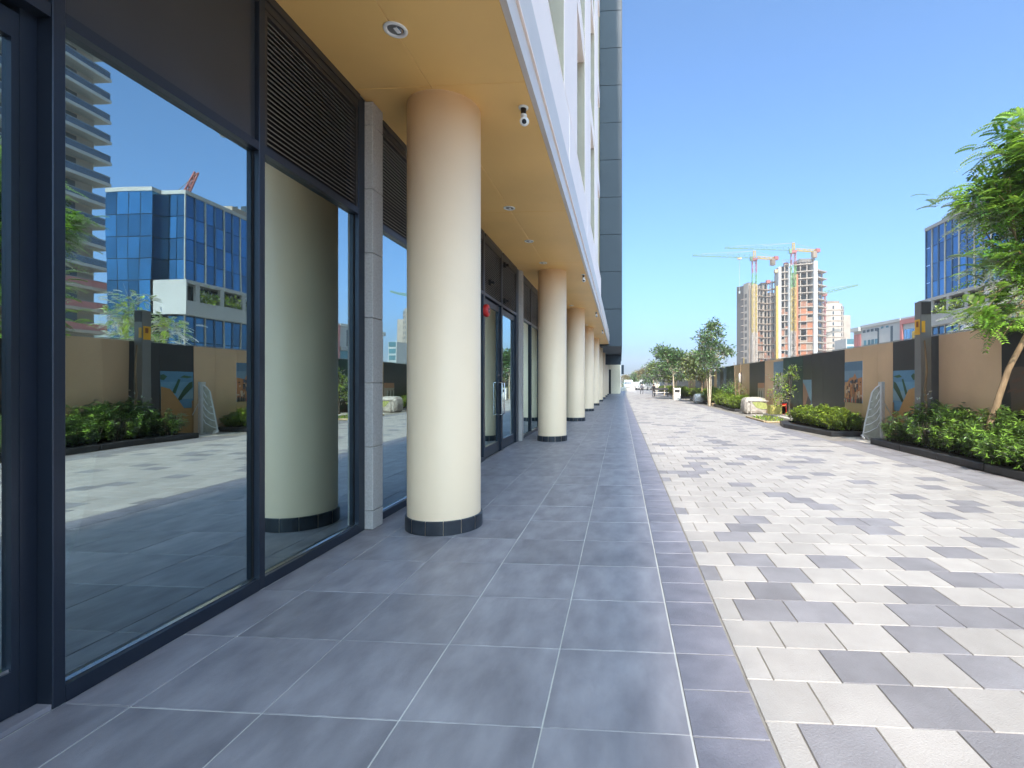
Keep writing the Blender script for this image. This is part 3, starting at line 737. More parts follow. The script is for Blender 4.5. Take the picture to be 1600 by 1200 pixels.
def stems_mesh(seed, r, h, n, material):
    rr = random.Random(seed); b = MB()
    for k in range(n):
        a = rr.random()*6.28; q = r*math.sqrt(rr.random())*.5
        b.tube([(q*math.cos(a), q*math.sin(a), .04), (q*1.6*math.cos(a), q*1.6*math.sin(a), h*.75)], [.008, .004], 5)
    return b.mesh('stems', material)
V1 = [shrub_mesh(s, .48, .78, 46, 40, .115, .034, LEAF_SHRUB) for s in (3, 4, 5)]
VS1 = [stems_mesh(s, .48, .7, 26, M['bark_dark']) for s in (3, 4, 5)]
i = 0
for yy in [11.35, 10.75, 10.1, 9.45, 8.8, 8.15, 7.5, 6.85, 6.2, 5.55, 4.9, 4.2, 3.4, 2.6]:
    for xx in (6.12, 6.42):
        if yy > 11.2 and xx > 6.3: continue
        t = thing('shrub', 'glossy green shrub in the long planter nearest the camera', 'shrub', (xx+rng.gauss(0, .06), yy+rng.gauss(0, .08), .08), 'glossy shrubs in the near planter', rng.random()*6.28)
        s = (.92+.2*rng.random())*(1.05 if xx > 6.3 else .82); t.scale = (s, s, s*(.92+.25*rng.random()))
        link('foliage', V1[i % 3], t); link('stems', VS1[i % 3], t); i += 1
V1b = shrub_mesh(9, .34, .50, 34, 34, .15, .03, LEAF_SHRUB, .3)
for yy in (8.2, 7.6, 7.0):
    t = thing('shrub', 'low feathery shrub at the inner edge of the near planter kerb', 'shrub', (6.0, yy, .08), 'low feathery shrubs by the kerb', rng.random()*6)
    link('foliage', V1b, t)
V2 = [shrub_mesh(s, .42, .55, 52, 56, .075, .034, LEAF_HEDGE, .7) for s in (13, 14)]
VS2 = stems_mesh(13, .4, .45, 20, M['bark_dark'])
def hedge(pos, label, group, sc, meshes=V2):
    global i
    for x, y in pos:
        t = thing('shrub', label, 'shrub', (x+rng.gauss(0, .05), y+rng.gauss(0, .06), .08), group, rng.random()*6.28)
        s = sc*(.9+.25*rng.random()); t.scale = (s, s, s*(.95+.2*rng.random())); link('foliage', meshes[i % 2], t); link('stems', VS2, t); i += 1
hedge([(x, y) for y in (13.85, 14.4, 14.95, 15.5, 16.05, 16.6) for x in (5.85, 6.3)], 'bright yellow green shrub in the planter beyond the metal frame', 'yellow green shrubs in the second planter', 1.0)
hedge([(x, y) for y in (24.8, 25.6, 26.4, 27.2, 28.0, 28.8, 29.6) for x in (5.85, 6.3)], 'yellow green shrub in the planter beyond the concrete block', 'shrubs in the third planter', 1.15)
hedge([(6.05, y) for y in (31.8, 32.8, 33.8, 34.8, 35.8, 36.8, 37.8, 38.8, 39.8)], 'green shrub in the far planter past the pale tree stem', 'shrubs in the far planter', 1.5)
hedge([(5.9, y) for y in (45, 46.5, 48, 49.5, 51, 53, 55, 57, 60, 63, 66, 69, 72)], 'low green shrub in the farthest planter under the trees', 'shrubs in the farthest planter', 1.6)

# ------------------------------------------------------------------ trees
def tree(name, label, base, trunk, blobs, bark, style, group=None, clumps=26, per=9, sp=.22, leafm=LEAF_TREE, L=.07, W=.028, r0=.05, limbs=True, seed=1, extra=None):
    global nrg
    nrg = np.random.default_rng(seed); rr = random.Random(seed)
    t = thing(name, label, 'tree', base, group)
    b = MB(); n = len(trunk); b.tube(trunk, [r0*(1-.45*k/(n-1)) for k in range(n)], 10)
    if extra: extra(b)
    top = Vector(trunk[-1])
    if limbs:
        for (c, r) in blobs:
            c = Vector(c)
            for q in range(4):
                st = Vector(trunk[rr.choice(range(max(1, n-2), n))]); e = c+Vector((rr.gauss(0, .4)*r[0], rr.gauss(0, .4)*r[1], rr.gauss(0, .4)*r[2]))
                mid = st.lerp(e, .5)+Vector((rr.gauss(0, .07), rr.gauss(0, .07), .12*r[2]))
                b.tube([st, st.lerp(mid, .5)+Vector((0, 0, .03)), mid, e], [r0*.42, r0*.34, r0*.25, r0*.09], 6)
                for z in range(3):
                    e2 = e+Vector((rr.gauss(0, .4)*r[0], rr.gauss(0, .4)*r[1], rr.gauss(0, .4)*r[2])); b.tube([mid.lerp(e, rr.random()), e2], [r0*.12, r0*.05], 4, cap=False)
    b.build('trunk', bark, t)
    P, O = clump_points(blobs, clumps, per, sp)
    if style == 'pinnate':
        D = unit(O+nrg.normal(size=O.shape)*.25); D[:, 2] *= .5
        a = pinnate(P, D, (.24+.14*nrg.random(len(P))), 8, L, W)
        me = leaf_mesh('crown', *a, leafm, .1, .1)
    else:
        n = len(P); me = leaf_mesh('crown', P, O+nrg.normal(size=(n, 3))*.3, np.tile([0, 0, 1.], (n, 1))+nrg.normal(size=(n, 3))*.6, L*(.6+.8*nrg.random(n)), W*(.7+.6*nrg.random(n)), np.clip(nrg.random(n)*.8+.1*nrg.normal(size=n), 0, 1), leafm)
    link('crown', me, t)
    return t
tree('tree', 'large feathery leaved tree with a leaning pale brown trunk at the right edge', (6.2, 9.0, .08),
     [(0, 0, 0), (.06, -.06, .62), (.16, -.15, 1.15), (.24, -.22, 1.55), (.42, -.32, 2.05), (.62, -.42, 2.5), (.85, -.5, 3.2)],
     [((.6, -.2, 4.25), (.72, .8, .48)), ((1.1, -.5, 5.1), (1.0, .9, .8)), ((.75, -.3, 4.9), (.55, .6, .4)), ((.95, -.45, 3.3), (.6, .6, .5)), ((.3, -.2, 3.3), (.36, .4, .3)), ((.12, -.15, 2.45), (.30, .35, .3)), ((1.5, -.5, 3.9), (1.0, .9, .9)), ((1.35, -.6, 2.5), (.5, .5, .38)), ((-.02, -.1, 4.5), (.42, .45, .24))],
     M['bark'], 'pinnate', clumps=170, per=10, sp=.17, L=.085, W=.036, r0=.06, seed=21)
b = MB().tube([(0, 0, 0), (.02, 0, .55), (-.02, .02, 1.1), (.0, 0, 1.6), (-.04, 0, 2.2)], [.03, .028, .024, .02, .014], 8)
st = thing('tree', 'bare thin sapling stem against the dark board beside the lamp post', 'tree', (6.35, 10.85, .08)); b.build('trunk', M['bark'], st)
nrg = np.random.default_rng(5); pp = nrg.normal(size=(60, 3))*np.array([.1, .1, .2])+np.array([-.05, 0, .75])
link('foliage', leaf_mesh('foliage', pp, rand_dirs(60), rand_dirs(60), np.full(60, .09), np.full(60, .035), nrg.random(60), LEAF_SHRUB), st)
tree('tree', 'small bushy tree with a dark trunk in front of the teal board', (6.3, 19.2, 0), [(0, 0, 0), (0, 0, .5), (.03, 0, 1.0), (.02, 0, 1.5)],
     [((-.1, 0, 1.35), (.42, .42, .5)), ((-.25, 0, .8), (.32, .32, .35)), ((.1, 0, 1.75), (.25, .25, .3))], M['bark_dark'], 'leaf', clumps=90, per=16, sp=.12, L=.11, W=.045, r0=.05, seed=31, leafm=LEAF_HEDGE)
tree('tree', 'sparse drooping young tree seen over the hoarding behind the lamp post', (12.3, 16.8, 0), [(0, 0, 0), (0, 0, 2), (.05, 0, 3.2)],
     [((0, 0, 4.0), (.5, .5, .7)), ((.9, 0, 3.6), (.5, .5, .4)), ((-.9, .0, 3.5), (.5, .5, .5)), ((-.5, 0, 2.9), (.6, .5, .5)), ((.6, 0, 2.9), (.5, .5, .4))], M['bark_pale'], 'pinnate', clumps=34, per=13, sp=.18, L=.09, W=.035, r0=.05, seed=33, leafm=LEAF_HEDGE)
def multistem(b):
    for dx, dy in ((.10, 0), (-.12, .1)):
        b.tube([(dx*.4, dy, 0), (dx, dy, 1.2), (dx*1.5, dy, 2.4)], [.026, .02, .012], 6)
tree('tree', 'tallest slender tree of the row, with pale stems rising from the third planter', (5.35, 30.5, 0), [(0, 0, 0), (0, 0, 1.2), (.03, 0, 2.5), (.05, 0, 3.6)],
     [((0, 0, 4.0), (.65, .65, .7)), ((.25, 0, 4.75), (.4, .4, .45)), ((-.35, 0, 3.2), (.5, .5, .5)), ((.75, 0, 3.35), (.45, .4, .35)), ((1.15, 0, 3.2), (.3, .3, .22)), ((.1, 0, 2.6), (.55, .5, .35))], M['bark_pale'], 'leaf', clumps=95, per=26, sp=.17, L=.19, W=.085, r0=.06, seed=41, extra=multistem, leafm=LEAF_FAR)
tree('tree', 'round headed olive green tree beside the tallest slender one', (5.75, 36, 0), [(0, 0, 0), (.05, 0, 1.3), (0, 0, 2.4)],
     [((-.3, 0, 2.9), (.8, .7, .6)), ((.3, 0, 3.3), (.7, .7, .5)), ((-.9, 0, 2.6), (.5, .5, .4)), ((-.2, 0, 2.0), (.7, .6, .35))], M['bark'], 'leaf', clumps=95, per=26, sp=.2, L=.22, W=.10, r0=.06, seed=42, leafm=LEAF_OLIVE)
tree('tree', 'dark crowned tree with a bent pale trunk beside the white cabinet', (4.3, 41, 0), [(0, 0, 0), (.0, 0, 1.2), (-.02, 0, 2.0), (-.35, 0, 2.5)],
     [((.3, 1, 3.3), (1.1, .9, .7)), ((-.6, 1, 3.9), (.7, .7, .45)), ((.9, 1, 2.5), (.8, .7, .6)), ((-.4, .5, 2.6), (.7, .6, .5))], M['bark_pale'], 'leaf', clumps=85, per=26, sp=.24, L=.25, W=.115, r0=.07, seed=43, leafm=LEAF_FAR)
for k, (x, y, h, lb) in enumerate([(4.9, 47, 3.5, 'yellowish tree with a thin trunk, fourth along the row of trees'), (4.6, 53, 3.6, 'ragged olive tree with a thin brown trunk, fifth along the row of trees'),
                                   (4.3, 60, 3.9, 'thin trunked tree, sixth along the row of trees'), (4.4, 68, 4.3, 'thin trunked tree at the far end of the row of trees')]):
    tree('tree', lb, (x, y, 0), [(0, 0, 0), (.06, 0, h*.3), (0, 0, h*.6)], [((0, 0, h*.8), (.75, .75, .55)), ((-.4, 0, h*.62), (.6, .6, .5)), ((.45, 0, h*.65), (.6, .6, .5))], M['bark_pale'], 'leaf', clumps=80, per=26, sp=.26, L=.28, W=.125, r0=.07, seed=50+k, leafm=[LEAF_OLIVE, LEAF_FAR][k % 2])
tree('tree', 'broad autumn brown tree across the far road', (5.6, 118, 0), [(0, 0, 0), (0, 0, 1.5)], [((0, 0, 2.6), (2.3, 1.5, 1.4)), ((.6, 0, 3.6), (1.5, 1.2, .9)), ((-.9, 0, 3.3), (1.3, 1, .9))], M['bark'], 'leaf', clumps=34, per=20, sp=.4, L=.45, W=.22, r0=.14, seed=61, leafm=LEAF_DRY)
tree('tree', 'dark green cone shaped tree across the far road', (2.9, 112, 0), [(0, 0, 0), (0, 0, 1.5)], [((0, 0, 1.3), (1.1, .9, .8)), ((0, 0, 2.3), (.75, .7, .6)), ((0, 0, 3.1), (.35, .35, .5))], M['bark'], 'leaf', clumps=34, per=20, sp=.3, L=.4, W=.2, r0=.12, seed=62, leafm=LEAF_FAR)
tree('tree', 'small pale brown tree across the far road, left of the cone shaped one', (1.4, 120, 0), [(0, 0, 0), (0, 0, 1.4)], [((0, 0, 2.1), (1.4, 1, .9))], M['bark'], 'leaf', clumps=34, per=20, sp=.35, L=.4, W=.2, r0=.12, seed=63, leafm=LEAF_DRY)
tree('tree', 'low bright green bush at the far building corner', (.75, 100, 0), [(0, 0, 0), (0, 0, .6)], [((0, 0, .95), (.55, .5, .6))], M['bark'], 'leaf', clumps=40, per=20, sp=.2, L=.25, W=.12, r0=.06, seed=64, leafm=LEAF_HEDGE)
tree('tree', 'dark leaning tree mass behind the far hoarding end', (5.3, 82, 0), [(0, 0, 0), (0, 0, 1.2)], [((-.6, 0, 1.9), (1.2, 1, 1.0)), ((.6, 0, 2.6), (1.2, 1, .9))], M['bark_dark'], 'leaf', clumps=40, per=18, sp=.3, L=.32, W=.15, r0=.1, seed=65, leafm=LEAF_FAR)
tree('tree', 'clipped round dark green bush in the third planter', (6.25, 28.9, .08), [(0, 0, 0), (0, 0, .5)], [((0, 0, .85), (.62, .5, .55))], M['bark_dark'], 'leaf', clumps=120, per=16, sp=.12, L=.11, W=.05, r0=.04, seed=66, leafm=LEAF_SHRUB)
tree('tree', 'sparse many stemmed shrub tree in front of the brown board with the wall lamp', (6.2, 26.9, .08), [(0, 0, 0), (.05, 0, .7), (.02, 0, 1.3)], [((0, 0, 1.2), (.45, .4, .3)), ((.35, 0, .85), (.35, .3, .2))], M['bark'], 'leaf', clumps=24, per=8, sp=.14, L=.12, W=.04, r0=.03, seed=67, extra=multistem, leafm=LEAF_OLIVE)

# ------------------------------------------------------------------ things along the hoarding
# leaning aluminium frame: an upright channel with a raked rung frame against it
fr = thing('metal_frame', 'leaning aluminium ladder frame with a tall upright channel, between the two nearest planters', 'metal frame', (5.95, 12.65, 0))
b = MB(); px, py = .40, .05
b.box(px-.012, px+.012, py-.085, py-.075, 0, 1.42).box(px-.012, px-.002, py-.075, py+.075, 0, 1.42).box(px-.012, px+.06, py+.075, py+.085, 0, 1.42).box(px+.012, px+.06, py-.085, py-.075, 0, 1.42).box(px-.012, px+.06, py-.075, py+.075, 1.41, 1.42)
b.build('upright', M['alu'], fr)
MB().tube([(0, .1, .03), (.06, .1, .40), (.13, .09, .75), (.215, .08, 1.16)], .02, 8).build('raked_rail', M['alu'], fr)
MB().tube([(px-.015, .02, .02), (px-.02, .02, 1.33)], .012, 8).tube([(.215, .08, 1.16), (.30, .06, 1.28), (px-.015, .03, 1.34)], .014, 8).build('inner_rail', M['alu'], fr)
for k in range(5):
    z0 = .20+.19*k; x0 = z0*.185
    MB().tube([(x0, .1, z0-.04), (x0+.12, .08, z0+.0), (px-.08, .05, z0+.1), (px-.02, .03, z0+.24)], .011, 8).build('rung', M['alu'], fr)
MB().add([(.02, .115, .06), (.215, .095, 1.15), (px-.02, .045, 1.32), (px-.02, .045, .04), (.02, .121, .06), (.215, .101, 1.15), (px-.02, .051, 1.32), (px-.02, .051, .04)], [(0, 1, 2, 3), (7, 6, 5, 4), (0, 4, 5, 1), (1, 5, 6, 2), (2, 6, 7, 3), (3, 7, 4, 0)]).build('mesh_sheet', mat('mesh_sheet', (.36, .36, .31), .6, var=.15, scale=12), fr)
MB().tube([(.0, .0, .04), (-.02, .1, .10), (.03, .1, .11), (.10, .1, .08), (.14, .1, .01)], .022, 8).build('foot', M['alu'], fr)
MB().bar((px+.06, py, .97), (px+.34, py+.05, .50), .014).build('stay', M['alu'], fr)

def rough_block(name, label, cat, loc, size, m, seed, top=None):
    t = thing(name, label, cat, loc); bm = bmesh.new(); bmesh.ops.create_cube(bm, size=1)
    bmesh.ops.subdivide_edges(bm, edges=bm.edges, cuts=5, use_grid_fill=True); rr = random.Random(seed)
    for v in bm.verts:
        p = v.co; s = 1-.10*max(0, p.z)*2; rad = (abs(p.x)**6+abs(p.y)**6+abs(p.z)**6)**(1/6)
        q = p*(.5/rad)*1.0
        v.co = (q.x*size[0]*s+rr.gauss(0, .006), q.y*size[1]*s+rr.gauss(0, .006), (q.z+.5)*size[2]+rr.gauss(0, .006))
    me = bpy.data.meshes.new(name); bm.to_mesh(me); bm.free(); me.materials.append(m); link('block', me, t)
    return t
cb = rough_block('concrete_block', 'weathered concrete block with a mossy patch, by the hoarding past the second planter', 'concrete block', (5.98, 22.95, 0), (1.02, .95, .74), M['rock'], 3)
MB().add([(-.18, -.487, .52), (.1, -.49, .56), (.44, -.48, .48), (.47, -.485, .24), (.25, -.49, .22), (-.02, -.49, .30)], [(0, 5, 4, 3, 2, 1)]).build('moss_patch', M['moss'], cb)
MB().cbox(-.42, -.36, -.52, .3, .02, .55, .02).cbox(-.27, -.20, -.525, -.44, .02, .56, .02).build('rib', M['rock'], cb)
MB().cbox(-.35, .52, -.52, -.44, .55, .60, .02).build('ledge', M['rock'], cb)
hb = thing('box', 'straw coloured box on a low kerb in front of the brown board', 'box', (6.3, 20.7, .12))
MB().cbox(-.3, .32, -.2, .2, 0, .34, .012).build('body', M['hay'], hb); MB().cbox(-.31, .33, -.21, .21, .34, .36, .006).build('lid', M['hay'], hb)
lk = tag(MB().cbox(5.95, 6.64, 17.9, 21.4, 0, .12, .015).build('low_kerb', M['concrete']), 'low pale concrete kerb block under the straw coloured box', 'kerb')
rb = thing('bin', 'small red bin behind the straw coloured box', 'bin', (6.55, 20.6, .12))
MB().prism([(-.09, -.1), (.09, -.1), (.09, .1), (-.09, .1)], 0, .44).build('body', M['red'], rb); MB().obox((0, 0, .47), (.11, 0, .02), (0, .11, 0), (0, 0, .02)).build('lid', M['h_dark'], rb)
tag(MB().cbox(5.05, 5.9, 17.75, 17.83, 0, .06, .008).cbox(5.0, 5.08, 17.84, 20.4, 0, .06, .008).build('timber_edging', M['wood']), 'low timber edging strip round the weedy patch beside the second planter', 'edging')
nrg = np.random.default_rng(77); n = 500
pp = np.stack([5.15+nrg.random(n)*.7, 17.95+nrg.random(n)*2.2, np.zeros(n)], 1)
wd = link('weeds', leaf_mesh('weeds', pp, rand_dirs(n, 1.2), rand_dirs(n), .08+.12*nrg.random(n), np.full(n, .03), nrg.random(n), LEAF_HEDGE)); tag(wd, 'weedy ground plants inside the timber edging', 'weeds', kind='stuff')
cabt = thing('cabinet', 'white service cabinet with a dark opening at its top, standing far along the plaza', 'cabinet', (4.42, 39.6, 0))
MB().cbox(-.26, .26, -.2, .2, 0, .92, .02).build('body', M['white_paint'], cabt); MB().box(-.19, .19, -.212, -.203, .62, .84).build('opening', M['h_dark'], cabt); MB().cbox(-.29, .29, -.23, .23, .921, .96, .01).build('top', M['white_paint'], cabt)
rough_block('boulder', 'pale grey boulder at the edge of the far planter', 'boulder', (5.45, 34.6, 0), (.95, .8, .62), mat('pale_rock', (.55, .55, .56), .9, var=.3, scale=14, bump=.5, bscale=30), 9)
tag(MB().cbox(5.5, 6.4, 30.35, 31.0, 0, .14, .01).build('step', M['wood']), 'pale tan stone step between the two far planters', 'step')
bn = thing('bench', 'dark framed bench with a white seat far along the plaza', 'bench', (4.05, 50.5, 0))
MB().cbox(-.75, .75, -.22, .22, .36, .42, .01).build('seat', M['white_paint'], bn)
for x in (-.68, .68): MB().tube([(x, -.22, 0), (x, -.2, .36)], .03, 6).tube([(x, .22, 0), (x, .2, .36), (x, .28, .85)], .03, 6).build('leg', M['h_dark'], bn)
MB().cbox(-.75, .75, .24, .28, .62, .85, .01).build('backrest', M['h_dark'], bn)

# people far along the plaza: one skinned body each
def person(label, loc, h, stride, mats, rz):
    t = thing('person', label, 'person', loc, None, rz); s = h/1.75
    V = [(0, 0, .95), (0, 0, 1.15), (0, .01, 1.38), (0, .0, 1.50), (0, -.02, 1.60), (0, -.02, 1.72),
         (.10, 0, .90), (.11, -stride, .50), (.11, -stride*.6, .09), (.11, -stride*.6-.14, .04), (-.10, 0, .90), (-.11, stride*.4, .50), (-.11, stride*1.3, .10), (-.11, stride*1.3-.13, .04),
         (.18, 0, 1.40), (.23, .06*1, 1.12), (.22, -.10, .90), (-.18, 0, 1.40), (-.23, -.04, 1.12), (-.22, -.14, .92)]
    E_ = [(0, 1), (1, 2), (2, 3), (3, 4), (4, 5), (0, 6), (6, 7), (7, 8), (8, 9), (0, 10), (10, 11), (11, 12), (12, 13), (2, 14), (14, 15), (15, 16), (2, 17), (17, 18), (18, 19)]
    rad = [.14, .13, .16, .06, .095, .08, .09, .065, .045, .04, .09, .065, .045, .04, .06, .045, .035, .06, .045, .035]
    me = bpy.data.meshes.new('body'); me.from_pydata([tuple(c*s for c in v) for v in V], E_, [])
    o = bpy.data.objects.new('body', me); C.objects.link(o)
    md = o.modifiers.new('skin', 'SKIN'); sv = me.skin_vertices[0].data
    for k, r in enumerate(rad): sv[k].radius = (r*s, r*s*.85); sv[k].use_root = (k == 0)
    o.modifiers.new('sub', 'SUBSURF').levels = 1
    dg = bpy.context.evaluated_depsgraph_get(); m2 = bpy.data.meshes.new_from_object(o.evaluated_get(dg)); bpy.data.objects.remove(o)
    m2.name = 'body'
    for m in mats: m2.materials.append(m)
    for p in m2.polygons:
        z = p.center.z/s; p.use_smooth = True
        p.material_index = 0 if z < .95 else (1 if z < 1.46 and not (abs(p.center.x) > .19*s and z < 1.0) else 2)
    link('body', m2, t)
    MB().lathe([(0, .13), (.07, .11), (.10, .05), (.10, -.02), (.085, -.06)], (0, 0, 1.66), 14).build('hair', M['cloth_black'], t).scale = (s, s, s)
    return t
person('person in black clothes walking on the plaza beside the far trees', (3.22, 48.8, 0), 1.25, .16, [M['cloth_black'], M['cloth_black'], M['skin']], .2)
person('person in grey top walking far down the plaza', (2.5, 59.5, 0), 1.3, .2, [M['cloth_black'], M['cloth_grey'], M['skin']], .5)

# far road, low wall, vehicles
struct(MB().box(-60, 60, 93, 108, -.075, -.03).build('road', mat('asphalt', (.06, .06, .062), .9, var=.15)))
lw = tag(MB().box(-.6, 2.35, 80.8, 81.1, 0, .62).build('low_wall', M['concrete']), 'low pale wall across the far end of the plaza', 'wall')
def van(x, y, label, m, h=1.9, rz=0):
    t = thing('parked_van', label, 'van', (x, y, -.03), None, rz); wv = .86
    prof = [(-2.2, .35), (-2.25, .75), (-2.1, 1.0), (-1.35, 1.12), (-.75, h-.08), (-.5, h), (2.0, h), (2.15, h-.1), (2.2, .5), (2.15, .35)]
    n = len(prof); vs = [(-wv*(1 if z < 1.2 else .92), yy, z) for yy, z in prof]+[(wv*(1 if z < 1.2 else .92), yy, z) for yy, z in prof]
    MB().add(vs, [tuple(range(n)), tuple(range(2*n-1, n-1, -1))]+[(i, n+i, n+(i+1) % n, (i+1) % n) for i in range(n)]).build('body', m, t)
    MB().add([(-.74, -1.32, 1.17), (.74, -1.32, 1.17), (.68, -.79, h-.14), (-.68, -.79, h-.14)], [(0, 1, 2, 3)]).build('windscreen', M['dark_glass'], t)
    for sx in (-1, 1):
        MB().box(min(sx*wv*.945, sx*wv*.96), max(sx*wv*.945, sx*wv*.96), -.6, 1.5, 1.25, h-.25).build('side_window', M['dark_glass'], t)
        MB().box(sx*.62-.14, sx*.62+.14, -2.27, -2.22, .72, .88).build('headlight', M['steel'], t)
        for yy in (-1.45, 1.4):
            wl_ = MB().lathe([(.0, -.09), (.30, -.09), (.33, -.06), (.33, .06), (.30, .09), (0, .09)], (sx*.78, yy, .33), 18, axis='x').build('wheel', M['rubber'], t)
            MB().lathe([(0, sx*.095), (.18, sx*.093)], (sx*.78, yy, .33), 14, axis='x').build('rim', M['steel'], wl_)
    MB().box(-.4, .4, -2.262, -2.24, .5, .68).build('grille', M['h_dark'], t)
van(1.45, 97, 'white van parked at the far road, left of three', M['white_paint']); van(3.0, 98.5, 'white car parked at the far road, low middle one of three', M['white_paint'], 1.5, .4)
van(4.5, 92, 'white van with a dark roof band parked at the far road, nearest the trees', M['bwhite'], 1.95, -.3)

# ------------------------------------------------------------------ blue glass office block
bl = thing('office_block', 'blue glass office block with a white planted balcony band, beyond the hoarding', 'building')
Xb, Yn, Yf, Hb = 34.3, 42.2, 58.7, 18.4
zlev = [0, 2.6, 5.1, 7.5, 10.55, 12.5, 14.45, 16.4, Hb]
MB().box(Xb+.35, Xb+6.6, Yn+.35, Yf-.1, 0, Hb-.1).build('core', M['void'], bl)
def curtain(p0, p1, z0, z1, cols, m, fin=None, finm=None, tilt=.006):
    p0, p1 = Vector((*p0, 0)), Vector((*p1, 0)); d = (p1-p0).normalized(); nn = Vector((d.y, -d.x, 0)); L_ = (p1-p0).length; wq = L_/cols
    for c in range(cols):
        cen = p0+d*(wq*(c+.5))+nn*-.03+Vector((0, 0, (z0+z1)/2))
        o = MB().obox((0, 0, 0), d*(wq/2-.03), nn*.03, Vector((0, 0, (z1-z0)/2-.03))).build('pane', m, bl, loc=cen)
        o.rotation_euler = (rng.gauss(0, tilt), rng.gauss(0, tilt), rng.gauss(0, tilt*.6))
for z0, z1 in zip(zlev, zlev[1:]):
    if z0 == 7.5: continue
    curtain((Xb, Yf), (Xb, Yn), z0, z1, 15, M['blue_glass'])
    curtain((Xb, Yn), (Xb+2.3, Yn), z0, z1, 3, M['blue_glass'])
    curtain((Xb+2.3, Yn-.9), (Xb+6.6, Yn-.9), z0, z1, 4, M['blue_glass'])
    MB().obox((Xb+2.3, Yn-.45, (z0+z1)/2), (.03, 0, 0), (0, .45, 0), (0, 0, (z1-z0)/2-.03)).build('pane', M['blue_glass'], bl)
curtain((Xb+2.3, Yn-.9), (Xb+6.6, Yn-.9), 7.5, 10.55, 4, M['blue_glass'])
for k in range(0, 16):
    yy = Yn+(Yf-Yn)*k/15
    for za, zb in ((0, 7.5), (10.55, Hb)): MB().box(Xb-.09, Xb+.0, yy-.05, yy+.05, za, zb).build('mullion', M['mull_pale'] if k % 2 == 0 else M['mull_blue'], bl)
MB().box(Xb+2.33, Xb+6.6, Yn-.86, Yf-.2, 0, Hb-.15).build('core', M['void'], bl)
MB().box(Xb-.12, Xb+6.6, Yn-.05, Yf+.1, Hb, Hb+.35).box(Xb+2.25, Xb+6.6, Yn-.95, Yn-.05, Hb+.002, Hb+.352).build('parapet', M['bwhite'], bl)
MB().box(Xb+1.6, Xb+5.6, Yf-9, Yf-1, Hb+.36, Hb+1.6).build('plant_room', M['rawconc2'], bl)
# white balcony band
MB().box(Xb-.85, Xb+.3, Yn-.6, Yf+.1, 7.5, 8.0).box(Xb-.85, Xb-.72, Yn-.6, Yf+.1, 8.0, 8.75).box(Xb-.85, Xb+.3, Yn-.6, Yf+.1, 10.25, 10.55).build('balcony', M['bwhite'], bl)
MB().box(Xb-.86, Xb+2.2, Yn-.75, Yn-.61, 7.5, 10.55).build('end_panel', M['bwhite'], bl)
for k in range(6):
    yy = Yn+.3+k*2.75; MB().box(Xb-.8, Xb-.55, yy, yy+.45, 8.0, 10.25).build('pillar', M['bwhite'], bl)
    MB().box(Xb+.05, Xb+.12, yy+.5, yy+2.7, 8.05, 10.2).build('window', M['dark_glass'], bl)
    nrg = np.random.default_rng(90+k); n = 420
    pp = np.stack([Xb-.55+nrg.normal(size=n)*.12, yy+.7+nrg.random(n)*1.9, 8.75+np.abs(nrg.normal(size=n))*.42], 1)
    o = tag(link('balcony_plants', leaf_mesh('balcony_plants', pp, rand_dirs(n, .6), rand_dirs(n), np.full(n, .38), np.full(n, .2), nrg.random(n), LEAF_HEDGE)), 'green planting in the %s opening from the near corner of the white balcony band' % ['first', 'second', 'third', 'fourth', 'fifth', 'sixth'][k], 'plants', 'balcony planting on the blue block')

# ------------------------------------------------------------------ cream tower with wrap balconies
tw = thing('apartment_tower', 'cream apartment tower with stacked glass railed balconies, mirrored in the near glass', 'building')
Xt, Y0t, Y1t = 69.6, 30, 67.9
MB().box(Xt+1.9, Xt+18, Y0t, Y1t-.9, 0, 62).build('wall', M['bcream'], tw)
for k in range(19):
    z = 5.2+3.1*k
    MB().prism([(Xt, Y1t), (Xt-1.6, Y0t), (Xt+18, Y0t), (Xt+18, Y1t)], z, z+.42).build('balcony_slab', M['bwhite'] if k > 3 else M['bcream'], tw)
    MB().prism([(Xt+.12, Y1t-.1), (Xt-1.48, Y0t), (Xt-1.42, Y0t), (Xt+.18, Y1t-.16), (Xt+6, Y1t-.16), (Xt+6, Y1t-.1)], z+.43, z+1.35).build('railing', GLASS_T if k > 3 else M['bpink'], tw)
    MB().bar((Xt+.12, Y1t-.1, z+1.38), (Xt-1.48, Y0t, z+1.38), .07).bar((Xt+.12, Y1t-.1, z+1.38), (Xt+6, Y1t-.1, z+1.38), .07).build('handrail', M['post'], tw)
    for q in range(4):
        yy = Y1t-3.2-q*5.2; MB().box(Xt+1.84, Xt+1.88, yy-4.2, yy, z+.5, z+2.9).build('window', M['dark_glass'], tw)

# cream building rising behind the big tree
ct = thing('apartment_tower', 'sand coloured flats rising behind the big tree, above the blue block', 'building')
MB().box(90, 100, 124, 132, 0, 47).build('wall', M['bcream'], ct)
for k in range(14):
    MB().box(89.0, 91, 123.6, 132, 3+3.2*k, 3.4+3.2*k).build('balcony_slab', M['bwhite'], ct)
    for q in range(3): MB().box(89.9, 89.96, 124.4+q*2.5, 126.2+q*2.5, 3.9+3.2*k, 6+3.2*k).build('window', M['dark_glass'], ct)
    for q in range(4): MB().box(90.5+q*2.4, 92+q*2.4, 123.93, 123.98, 3.9+3.2*k, 6+3.2*k).build('window', M['dark_glass'], ct)

